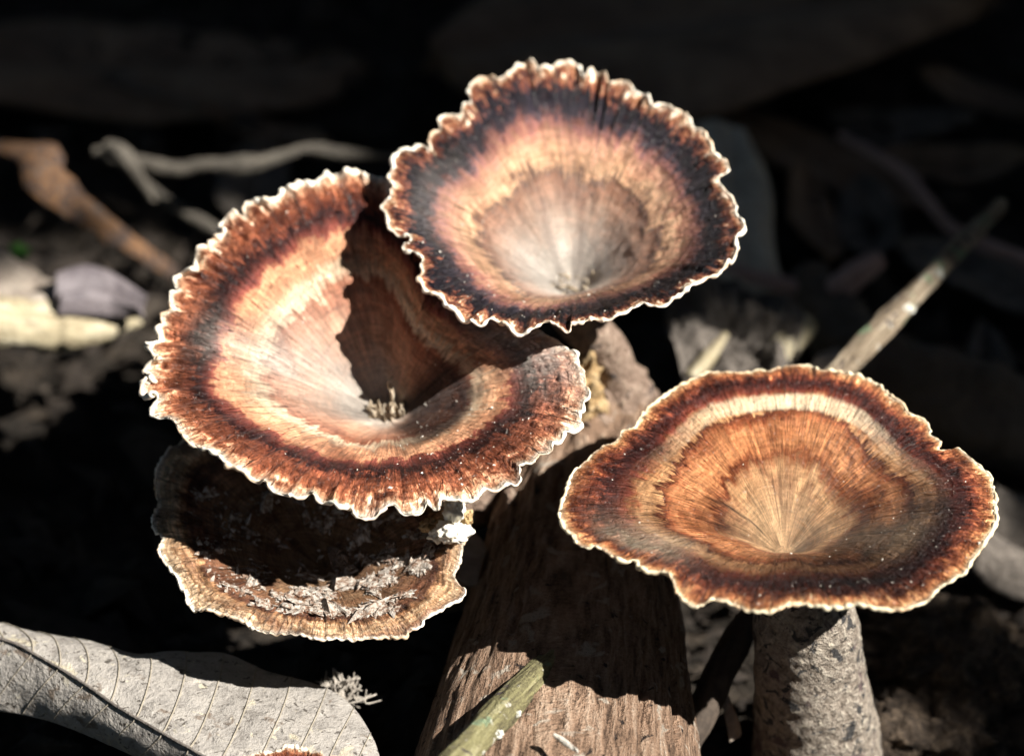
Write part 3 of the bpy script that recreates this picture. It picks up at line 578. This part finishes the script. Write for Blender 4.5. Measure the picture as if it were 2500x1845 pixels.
# ------------------------------------------------------------------ the rotting log
def log():
    n, m = 330, 240
    ctl = np.array([  # y, x centre, half width, top z
        (-10.5, 0.25, 2.7, -2.85), (-6.3, 0.50, 2.45, -2.72), (-4.0, 0.72, 2.2, -2.65), (-1.5, 0.98, 1.85, -2.55), (0.5, 1.12, 1.5, -2.45), (2.2, 1.5, 1.25, -2.42), (3.1, 1.75, 1.05, -2.5)])
    y = np.linspace(-10.5, 3.1, n); cx, hw, tz = [np.interp(y, ctl[:, 0], ctl[:, k]) for k in (1, 2, 3)]
    th = np.linspace(0, 2 * math.pi, m, endpoint=False)
    c, s = np.cos(th), np.sin(th); e = 0.72
    ux = np.sign(c) * np.abs(c) ** e; uz = np.sign(s) * np.abs(s) ** e
    hz = np.minimum(hw * 0.95, (tz - GZ) / 2 + 0.15)
    q = np.stack([c[None] * hw[:, None], s[None] * hw[:, None], y[:, None] + 0 * th[None]], -1)
    grain = fbm(q * np.array([5.5, 5.5, 0.55]), 4, 4) * 0.028 + fbm(q * np.array([1.1, 1.1, 0.22]), 9, 3) * 0.09 + fbm(q * np.array([16, 16, 1.2]), 2, 3) * 0.022
    crack = -0.10 * sstep(0.62, 0.85, fbm(q * np.array([3.6, 3.6, 0.22]) + 7, 12, 2))
    rr = 1 + (grain + crack) / hw[:, None]
    endk = np.interp(y, [-10.5, 2.2, 2.8, 3.1], [1, 1, 0.9, 0.55])[:, None]
    yy = y[:, None] + 0.55 * fbm(np.stack([c[None] * 4 + 0 * y[:, None], s[None] * 4 + 0 * y[:, None], 0 * q[..., 0]], -1), 6, 3) * sstep(1.5, 3.1, y)[:, None]
    G = np.stack([cx[:, None] + ux[None] * hw[:, None] * rr * endk, yy, (tz - hz)[:, None] + uz[None] * hz[:, None] * rr * endk], -1)
    V = G.reshape(-1, 3); F = [grid_faces(n, m, True, flip=True)]; uv = q.reshape(-1, 3)
    for k, f in ((0, False), (n - 1, True)):
        ci = len(V); V = np.vstack([V, G[k].mean(0)[None]]); uv = np.vstack([uv, [[0, 0, y[k]]]]); i = np.arange(m)
        t = np.stack([k * m + i, k * m + (i + 1) % m, np.full(m, ci)], 1); F.append(t if f else t[:, ::-1])
    root = thing('rotting_log', 'weathered reddish-brown log the funnel mushrooms grow on', 'log', (cx.mean(), -2, GZ))
    mesh_obj('log_body', V, F, M['wood'], root, attrs={'uvc': uv})
    # broken far end: grey splinters and the flared foot of the tall stem
    for rows, R in (([(1505, 1010, 53.6), (1555, 975, 53.9), (1600, 960, 54.1)], [0.32, 0.22, 0.06]), ([(1470, 980, 53.6), (1530, 950, 53.8), (1560, 900, 54.0)], [0.30, 0.24, 0.10]),
                    ([(1440, 1080, 53.1), (1530, 1030, 53.4), (1580, 990, 53.7)], [0.35, 0.25, 0.10]), ([(1240, 1200, 52.0), (1250, 1230, 51.9), (1235, 1265, 51.8)], [0.10, 0.09, 0.04]),
                    ([(1385, 1020, 53.1), (1420, 960, 53.4), (1432, 900, 53.7)], [0.28, 0.26, 0.14])):
        v, f, a = tube(pts(rows), R, 90, 70, 0.25, 2.5, len(R) + int(rows[0][0]), fine=0.05, ff=6); mesh_obj('splinter', v, f, M['stem_brown'], root, attrs=a)
log()

# ------------------------------------------------------------------ sticks and twigs
def stick(name, label, cat, rows, R, mat, n=90, m=20, amp=0.12, seed=1, group=None, fs=1.6, squash=None):
    P = pts(rows); v, f, a = tube(P, R, n * 2, m * 2, amp, fs, seed, fine=0.08 * max(R), ff=6, long=0.6, squash=squash)
    return tag(mesh_obj(name, v, f, M[mat], base=P[0], attrs=a), label, cat, group)
sp0 = pts([(1075, 1905, 45.9), (1250, 1712, 47.85), (1370, 1595, 49.1), (1560, 1405, 51.2), (2060, 895, 54.0), (2250, 700, 55.6), (2445, 497, 57.4)])
sv, sf, sa = tube(sp0, [0.235, 0.235, 0.23, 0.23, 0.215, 0.19, 0.15], 420, 64, 0.09, 1.5, 5, fine=0.035, ff=7, long=0.18)
ls = thing('lichen_stick', 'long straight yellow-green lichen-spotted stick passing behind the flat mushroom', 'stick', sp0[0])
mesh_obj('stick_body', sv, sf, M['stick'], ls, attrs=sa)
for k, (a, b, d, r) in enumerate([(2203, 754, 54.92, 0.15), (2283, 668, 55.62, 0.11), (2128, 828, 54.22, 0.08), (2163, 795, 54.5, 0.08), (1300, 1655, 48.1, 0.07), (1262, 1742, 47.35, 0.06), (1215, 1790, 46.9, 0.08), (1175, 1835, 46.5, 0.05)]):
    v, f = blob(at(a, b, d + 0.13), r, k, 0.4, 24, 36, 1.6, (1.1, 0.9, 0.8)); mesh_obj('lichen_patch', v, f, M['lichen_white'], ls)
stick('dark_twig', 'dark shaded twig leaning under the flat mushroom beside its stem', 'twig', [(1850, 1480, 51.5), (1800, 1560, 51.3), (1740, 1680, 51.0), (1680, 1810, 50.6), (1640, 1900, 50.4)], [0.2, 0.24, 0.24, 0.22, 0.2], 'dark_stick', amp=0.25, seed=3)
stick('knobbly_twig', 'thin grey twig with a knob lying behind the largest mushroom', 'twig', [(230, 372, 61.5), (330, 395, 61.3), (430, 412, 61.1), (520, 405, 60.9), (610, 404, 60.8), (680, 382, 60.8), (745, 366, 60.9), (830, 374, 61.1), (960, 385, 61.5)], [0.10, 0.13, 0.14, 0.13, 0.19, 0.12, 0.16, 0.10, 0.07], 'twig', amp=0.4, seed=9)
stick('rusty_branch', 'curled rusty-brown bark strip at the end of the thin grey twig', 'bark', [(-60, 350, 61.5), (40, 365, 61), (100, 385, 60.6), (110, 440, 60.2), (180, 500, 60.2), (260, 560, 60.5), (340, 610, 61), (430, 670, 62)], [0.10, 0.17, 0.34, 0.28, 0.2, 0.16, 0.13, 0.08], 'rust', n=120, amp=0.22, seed=4, squash=(1.25, 0.35))
stick('bent_twig', 'short grey twig stub hanging below the knobbly twig', 'twig', [(265, 360, 61.0), (300, 375, 60.8), (330, 420, 61), (375, 490, 61.5)], [0.12, 0.15, 0.09, 0.05], 'twig', amp=0.4, seed=6)
stick('broken_stick', 'pale split stick with a ragged end beside the curled purple leaf', 'stick', [(-120, 775, 56.5), (40, 790, 57), (160, 798, 57.4), (270, 795, 57.8), (345, 788, 58.1)], [0.52, 0.50, 0.44, 0.28, 0.05], 'pale_stick', amp=0.22, seed=8, n=110)
stick('forked_twig', 'thin reddish twig with a fork behind the tallest mushroom', 'twig', [(1700, 620, 60.5), (1780, 660, 60.2), (1870, 688, 60), (1950, 705, 60), (2010, 715, 60)], [0.13, 0.15, 0.17, 0.17, 0.2], 'twig_red', amp=0.15, seed=2)
stick('stub_twig', 'short stubby twig rising from the fork of the reddish twig', 'twig', [(2000, 740, 60), (2035, 715, 59.8), (2080, 675, 59.9), (2145, 632, 60.2)], [0.22, 0.26, 0.26, 0.20], 'twig_red', amp=0.18, seed=12)
stick('split_stick', 'pale split stick lying against the crumpled grey leaf', 'stick', [(1860, 905, 57.2), (1905, 860, 57.5), (1965, 790, 58)], [0.28, 0.30, 0.24], 'pale_stick', amp=0.25, seed=13)
stick('thin_splinter', 'thin pale splinter leaning across the crumpled grey leaf', 'stick', [(1690, 925, 56.4), (1740, 860, 56.6), (1772, 815, 56.8)], [0.15, 0.14, 0.06], 'pale_stick', amp=0.2, seed=14)
stick('dark_root', 'dark brown root running back from the fork behind the lichen stick', 'root', [(1960, 690, 60.5), (2010, 760, 60), (2080, 850, 59.2), (2160, 920, 58.6), (2300, 985, 58.4), (2560, 1080, 58.4)], [0.5, 0.6, 0.7, 0.8, 0.9, 0.9], 'leaf_dark', amp=0.2, seed=15)

# ------------------------------------------------------------------ leaves: lofted from edge, midrib, edge
def loft(U_, Mi, L_, n=120, m=28, bulge=0.0, amp=0.04, seed=0, th=0.02, fs=0.9):
    a, b, c = [even(np.asarray(x, float), n) for x in (U_, Mi, L_)]
    v = np.linspace(0, 1, m)
    up = a[:, None] + (b - a)[:, None] * v[None, :, None]; dn = b[:, None] + (c - b)[:, None] * v[None, 1:, None]
    G = np.concatenate([up, dn], 1); N = grid_normals(G, False)
    if N[..., 2].mean() < 0: N = -N
    k = np.concatenate([np.sin(math.pi * v), np.sin(math.pi * v[1:])])
    G = G + N * (bulge * k[None, :, None]) + N * (amp * fbm(G * fs + seed, seed, 4))[..., None]
    return G
def leaf(name, label, U_, Mi, L_, mat, veins=0, cat='leaf', group=None, rib=0.0, ribmat='midrib', lean=0.0, under=0.0, **kw):
    G = loft(pts(U_), pts(Mi), pts(L_), **kw); th = kw.get('th', 0.02)
    n, m2 = G.shape[:2]; mid = (m2 - 1) // 2
    N = grid_normals(G, False)
    if N[..., 2].mean() < 0: G = G[:, ::-1]; N = grid_normals(G, False); rev = True
    else: rev = False
    V, F = shell(G, th)
    if not veins and not rib:
        low = V[V[:, 2].argmin()]
        return tag(mesh_obj(name, V, F, M[mat], base=low), label, cat, group)
    root = thing(name, label, cat, V[V[:, 2].argmin()], group)
    mesh_obj('blade', V, F, M[mat], root)
    if rib:
        v, f, a = tube(G[::4, mid] + N[::4, mid] * rib * 0.3, [rib, rib * 0.9, rib * 0.7], n // 2, 10, 0.15, 2, 3); mesh_obj('midrib', v, f, M[ribmat], root, attrs=a)
    for k in range(veins):
        i0 = (k + 0.6) / veins * n * 0.97
        for side in (0, 1):
            js = np.arange(mid, m2 if side else -1, 1 if side else -1)
            ii = i0 + (lean if (side == 0) != rev else under) * n * (np.abs(js - mid) / mid) ** 1.15
            ok_ = (ii <= n - 1) & (ii >= 0); js = js[ok_]; ii = ii[ok_]
            if len(js) < 5: continue
            p = G[ii.astype(int), js] * (1 - ii % 1)[:, None] + G[np.minimum(ii.astype(int) + 1, n - 1), js] * (ii % 1)[:, None] + N[ii.astype(int), js] * 0.008
            v, f, a = tube(p, [0.017, 0.014, 0.009] if (side == 0) != rev else [0.012, 0.009, 0.006], 30, 6); mesh_obj('vein', v, f, M['vein'], root, attrs=a)
    return root
def d45(y): return 49.8 + (1660 - y) / 153.0
leaf('dead_leaf', 'big grey dead leaf with clear side veins lying under the small shaded mushroom',
    [(-140, 1480, d45(1480)), (0, 1515, d45(1515)), (130, 1545, d45(1545)), (250, 1578, d45(1578)), (340, 1594, d45(1594)), (440, 1588, d45(1588)), (560, 1596, d45(1596)), (660, 1640, d45(1640)), (770, 1668, d45(1668)), (850, 1715, d45(1715)), (900, 1790, d45(1790)), (935, 1880, d45(1880)), (940, 1990, d45(1990))],
    [(-200, 1520, 50.1), (0, 1558, 49.9), (100, 1605, 49.6), (200, 1665, 49.2), (300, 1735, 48.8), (400, 1795, 48.4), (500, 1850, 48.0), (640, 1920, 47.5), (780, 1980, 47.1), (900, 2030, 47.0)],
    [(-260, 1690, 50.4), (0, 1735, 50.0), (110, 1757, 49.7), (200, 1790, 49.4), (300, 1830, 49.1), (400, 1880, 48.8), (500, 1950, 48.5), (640, 2010, 48.2), (780, 2060, 48.0), (900, 2080, 47.7)],
    'leaf_grey', veins=15, rib=0.03, lean=-0.125, under=-0.04, n=200, m=40, bulge=0.10, amp=0.05, seed=5, th=0.025)
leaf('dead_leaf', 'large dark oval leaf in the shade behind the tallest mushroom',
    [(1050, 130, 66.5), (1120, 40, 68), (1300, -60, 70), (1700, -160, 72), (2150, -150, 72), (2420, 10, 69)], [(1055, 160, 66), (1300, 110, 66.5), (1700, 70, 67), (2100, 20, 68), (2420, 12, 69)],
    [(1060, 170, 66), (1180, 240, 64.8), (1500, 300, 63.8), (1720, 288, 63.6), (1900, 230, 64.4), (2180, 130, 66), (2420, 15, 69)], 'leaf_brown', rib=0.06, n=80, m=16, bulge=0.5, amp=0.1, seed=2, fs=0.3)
leaf('dead_leaf', 'upright pale grey leaf strip just behind the tallest mushroom',
    [(1700, 300, 63), (1690, 420, 62), (1700, 560, 61), (1720, 720, 60)], [(1790, 310, 62.8), (1800, 430, 61.8), (1810, 560, 60.8), (1830, 720, 59.8)], [(1830, 350, 62.8), (1880, 450, 61.8), (1890, 580, 61), (1920, 720, 60)],
    'leaf_pale', n=60, m=14, bulge=0.15, amp=0.12, seed=3)
leaf('dead_leaf', 'crumpled grey leaf on the ground between the tallest and the flat mushroom',
    [(1620, 720, 59), (1740, 690, 59.2), (1850, 700, 59), (1930, 760, 58.8)], [(1630, 830, 57.4), (1740, 810, 57.4), (1850, 820, 57.4), (1950, 860, 57.2)], [(1680, 960, 56.2), (1760, 950, 56.2), (1850, 960, 56.2), (1930, 950, 56.4)],
    'leaf_dull', n=140, m=60, bulge=0.25, amp=0.5, seed=8, fs=1.5)
leaf('dead_leaf', 'small pale leaf scrap poking up behind the far rim of the flat mushroom',
    [(1960, 920, 57.8), (2000, 860, 58.2), (2050, 850, 58.2)], [(1985, 940, 57.6), (2030, 890, 57.9), (2065, 880, 58)], [(2010, 950, 57.4), (2060, 930, 57.6), (2085, 915, 57.7)], 'leaf_tan', n=40, m=10, amp=0.1, seed=9)
leaf('dead_leaf', 'curled purple-grey leaf with a pale rim on the split stick',
    [(140, 690, 58), (200, 672, 58.3), (270, 680, 58.3), (330, 725, 58), (348, 760, 57.6)], [(135, 730, 57.2), (200, 725, 57.5), (260, 740, 57.6), (310, 755, 57.5), (346, 766, 57.5)], [(140, 775, 56.9), (200, 775, 57.1), (260, 778, 57.3), (310, 778, 57.4), (344, 772, 57.5)],
    'leaf_purple', rib=0.0, n=60, m=14, bulge=0.35, amp=0.06, seed=11)
leaf('dead_leaf', 'broad tan leaf lying at the thick end of the split stick',
    [(-120, 560, 59.5), (-20, 590, 59.3), (60, 640, 59), (130, 690, 58.5)], [(-130, 650, 58.2), (-20, 670, 58.1), (60, 700, 58), (135, 730, 57.8)], [(-140, 760, 57), (-20, 765, 57), (60, 765, 57.1), (140, 768, 57.3)], 'leaf_tan', n=60, m=16, bulge=0.12, amp=0.15, seed=12)
leaf('dead_leaf', 'pale blurred leaf on the ground past the edge of the flat mushroom',
    [(2400, 1180, 57), (2460, 1200, 57.2), (2560, 1240, 57.4), (2650, 1300, 57.6)], [(2380, 1290, 55.8), (2440, 1330, 56), (2520, 1370, 56), (2620, 1420, 56)], [(2370, 1390, 55), (2430, 1440, 54.8), (2500, 1470, 54.8), (2600, 1500, 54.8)], 'leaf_dull', n=60, m=16, bulge=0.5, amp=0.06, seed=13)
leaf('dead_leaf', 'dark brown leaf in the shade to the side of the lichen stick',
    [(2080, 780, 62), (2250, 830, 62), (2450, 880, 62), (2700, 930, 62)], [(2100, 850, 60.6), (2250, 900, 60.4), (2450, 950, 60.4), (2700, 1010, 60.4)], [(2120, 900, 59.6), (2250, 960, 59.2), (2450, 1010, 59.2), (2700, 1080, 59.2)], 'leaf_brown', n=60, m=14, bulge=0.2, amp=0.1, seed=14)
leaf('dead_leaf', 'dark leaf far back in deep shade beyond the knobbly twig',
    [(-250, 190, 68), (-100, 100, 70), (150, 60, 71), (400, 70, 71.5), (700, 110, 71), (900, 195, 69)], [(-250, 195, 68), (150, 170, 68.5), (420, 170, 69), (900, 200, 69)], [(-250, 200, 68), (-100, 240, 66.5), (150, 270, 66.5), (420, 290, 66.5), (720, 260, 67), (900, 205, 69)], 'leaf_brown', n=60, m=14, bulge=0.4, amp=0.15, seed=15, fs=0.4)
leaf('dead_leaf', 'pinkish scrap of leaf in the gap between dark twig and thick stem',
    [(1735, 1640, 51.6), (1755, 1690, 51.4), (1770, 1750, 51.2), (1780, 1810, 51)], [(1750, 1650, 51.5), (1775, 1700, 51.3), (1795, 1750, 51.1), (1800, 1800, 51)], [(1765, 1660, 51.4), (1785, 1710, 51.2), (1800, 1755, 51), (1805, 1790, 50.9)], 'leaf_tan', n=40, m=10, amp=0.05, seed=16)
leaf('seed_husk', 'small pale husk lying on the sunlit wood of the log',
    [(1352, 1790, 46.98), (1375, 1800, 46.9), (1412, 1832, 46.6)], [(1350, 1792, 46.92), (1376, 1808, 46.8), (1412, 1834, 46.6)], [(1355, 1796, 46.95), (1372, 1816, 46.85), (1410, 1836, 46.62)], 'crumb', cat='husk', n=24, m=6, amp=0.02, seed=17, bulge=0.02)
leaf('green_sprout', 'tiny bright green sprout by the broad tan leaf', [(25, 600, 60), (45, 592, 60), (70, 605, 60)], [(25, 612, 59.8), (45, 612, 59.7), (72, 614, 59.8)], [(28, 622, 59.7), (45, 630, 59.5), (68, 626, 59.6)], 'green', cat='sprout', n=20, m=8, amp=0.05, bulge=0.05)

# ------------------------------------------------------------------ small growths
wf = thing('white_fungus', 'cluster of small white and ochre knobs between the two stacked mushrooms', 'fungus', at(1115, 1320, 49.4))
for k, (a, b, d, r, mat, sc) in enumerate([(1098, 1302, 49.2, 0.17, 'white', (1.3, 1, 0.9)), (1068, 1306, 49.3, 0.12, 'white', (1.2, 1, 0.8)), (1132, 1296, 49.3, 0.13, 'white', (1, 1, 0.9)), (1108, 1250, 49.3, 0.17, 'white', (1, 1, 1.3)),
        (1084, 1278, 49.4, 0.11, 'ochre', (1, 1, 1)), (1141, 1268, 49.4, 0.11, 'ochre', (0.8, 1, 1.6)), (1045, 1282, 49.5, 0.11, 'ochre', (1.2, 1, 0.8)), (1120, 1312, 49.1, 0.09, 'white', (1.5, 1, 0.7))]):
    v, f = blob(at(a, b, d), r, 30 + k, 0.5, 26, 36, 1.8, sc); mesh_obj('knob', v, f, M[mat], wf)
oc = thing('ochre_fungus', 'small ochre growth on the log beside the white frilled edge', 'fungus', at(1435, 990, 53.0))
for k, (a, b, d, r) in enumerate([(1428, 930, 53.2, 0.3), (1440, 985, 53.0, 0.32), (1425, 880, 53.4, 0.22)]):
    v, f = blob(at(a, b, d), r, 50 + k, 0.6, 40, 50, 2.2, (0.7, 0.6, 1.3)); mesh_obj('knob', v, f, M['ochre'], oc)
leaf('shelf_fungus', 'dull brown shelf lobe in shade at the end of the small mushroom',
    [(1135, 1300, 51.4), (1165, 1305, 51.5), (1190, 1335, 51.5)], [(1125, 1350, 51.2), (1155, 1360, 51.2), (1180, 1370, 51.2)], [(1120, 1410, 50.9), (1145, 1425, 50.9), (1165, 1420, 50.9)], 'leaf_tan', cat='fungus', n=30, m=12, bulge=0.05, amp=0.03, th=0.12, seed=21)
lt = thing('lichen_tuft', 'small branching pale lichen tuft at the far edge of the grey leaf', 'lichen', at(820, 1720, 50.6))
q = np.random.default_rng(5)
for k in range(26):
    a0 = at(822 + q.normal(0, 12), 1712 + q.normal(0, 8), 50.6); d = (RGT * q.normal(0.25, 0.8) + UPV * q.uniform(0.1, 1.0) + FWD * q.normal(0, 0.5)); d /= np.linalg.norm(d)
    L = q.uniform(0.25, 0.62); mid_ = a0 + d * L * 0.5 + q.normal(0, 0.04, 3); tip = a0 + d * L + q.normal(0, 0.08, 3)
    parts = [tube(np.array([a0, mid_, tip]), [0.022, 0.02, 0.012], 10, 6)[:2]]
    for s_ in range(2):
        b0 = mid_ + (tip - mid_) * q.uniform(0, 0.6); parts.append(tube(np.array([b0, b0 + d * 0.06 + q.normal(0, 0.05, 3), b0 + d * 0.12 + q.normal(0, 0.09, 3)]), [0.016, 0.014, 0.009], 8, 5)[:2])
    v, f = join(parts); mesh_obj('branch', v, f, M['lichen'], lt)

# leaves and twigs lying back in the shade
q = np.random.default_rng(81)
for k, (a, b) in enumerate([(640, 330), (420, 250), (2010, 420), (2200, 330), (2380, 250), (2120, 560), (2330, 420), (2450, 700), (1990, 560), (620, 470), (2250, 1010), (2420, 930)]):
    c0 = at_z(a, b, GZ + 0.45); an = q.uniform(0, 6.28); L = q.uniform(1.3, 2.6); W_ = L * q.uniform(0.28, 0.42); e1 = np.array([math.cos(an), math.sin(an), q.normal(0, 0.15)]); e2 = np.array([-math.sin(an), math.cos(an), q.normal(0, 0.3)])
    u_ = np.linspace(-1, 1, 7); wv = W_ * np.sqrt(np.maximum(0, 1 - u_ ** 2)) ** 1.2 + 0.02; cu = 0.25 * L * u_ ** 2 * q.uniform(0.2, 1)
    mi = c0 + u_[:, None] * L * e1 + cu[:, None] * [0, 0, 1]
    G = loft(mi + wv[:, None] * e2 + [0, 0, 0.25], mi, mi - wv[:, None] * e2 + [0, 0, 0.2], n=50, m=10, bulge=0.05, amp=0.12, seed=90 + k, fs=0.8)
    if grid_normals(G, False)[..., 2].mean() < 0: G = G[:, ::-1]
    V, F = shell(G, 0.03)
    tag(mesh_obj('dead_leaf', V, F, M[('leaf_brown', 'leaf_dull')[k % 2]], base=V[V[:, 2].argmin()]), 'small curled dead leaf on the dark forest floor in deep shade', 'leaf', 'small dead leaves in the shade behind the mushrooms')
stick('fallen_twig', 'thin shaded twig crossing the floor beyond the lichen stick', 'twig', [(2050, 330, 64), (2200, 420, 63), (2330, 560, 62), (2520, 640, 61.6)], [0.08, 0.12, 0.14, 0.12], 'twig_red', amp=0.2, seed=31)
stick('fallen_twig', 'thin shaded twig slanting down behind the knobbly grey twig', 'twig', [(330, 420, 62.5), (420, 500, 62), (520, 560, 61.6), (640, 640, 61)], [0.07, 0.11, 0.12, 0.1], 'twig', amp=0.2, seed=32)
# soil clods by the thick stem, each a lump
q = np.random.default_rng(15)
for k, (a, b, d, r) in enumerate([(2250, 1570, 54.5, 0.9), (2380, 1560, 55.2, 0.9), (2470, 1540, 55.8, 0.8), (2330, 1680, 53.6, 0.95), (2450, 1690, 54.2, 1.0), (2270, 1790, 52.9, 0.9), (2420, 1810, 53.2, 1.0), (2520, 1620, 55, 0.9)]):
    v, f = blob(at(a, b, d), r, 70 + k, 0.5, 90, 130, 1.8, (1.2, 1, 0.7))
    v = v + (v - at(a, b, d)) * (0.10 * fbm(v * 3.2, 80 + k, 4))[:, None]
    tag(mesh_obj('soil_clod', v, f, M['clod'], base=v[v[:, 2].argmin()]), 'rough brown soil clod on the ground beside the thick grey stem', 'soil', 'soil clods beside the thick stem')

# crumbs and leaf scraps over the ground
def litter():
    q = np.random.default_rng(99); n = 5200
    X = q.uniform(-16, 16, n); Y = q.uniform(-12, 26, n)
    P = np.stack([X, Y, np.full(n, GZ + 0.1) + q.uniform(-0.2, 0.35, n)], 1); L = q.lognormal(-1.3, 0.6, n)
    nr = np.stack([q.normal(0, 0.45, n), q.normal(0, 0.45, n), np.ones(n)], 1); nr /= np.linalg.norm(nr, axis=1, keepdims=True)
    a = np.cross(nr, q.normal(size=(n, 3))); a /= np.linalg.norm(a, axis=1, keepdims=True); b = np.cross(nr, a)
    wd = q.uniform(0.2, 0.8, n)
    V = np.concatenate([(P + L[:, None] * (x * a + y * wd[:, None] * b + z * nr))[:, None] for x, y, z in ((-1, 0, 0), (0, 0.8, 0.12), (1, 0.1, -0.1), (0.1, -0.9, 0.15), (0, 0, 0.28), (0, 0, -0.1))], 1).reshape(-1, 3)
    i = (np.arange(n) * 6)[:, None]
    F = np.concatenate([i + np.array([t]) for t in ((0, 3, 4), (3, 2, 4), (2, 1, 4), (1, 0, 4), (3, 0, 5), (2, 3, 5), (1, 2, 5), (0, 1, 5))])
    o = mesh_obj('litter', V, F, M['litter'], base=np.array([0, 5, GZ]), smooth=False); o['kind'] = 'stuff'
    tag(o, 'dark crumbs and leaf scraps covering the forest floor', 'litter')
litter()
for o in bpy.data.objects:
    if '_b' in o: del o['_b']
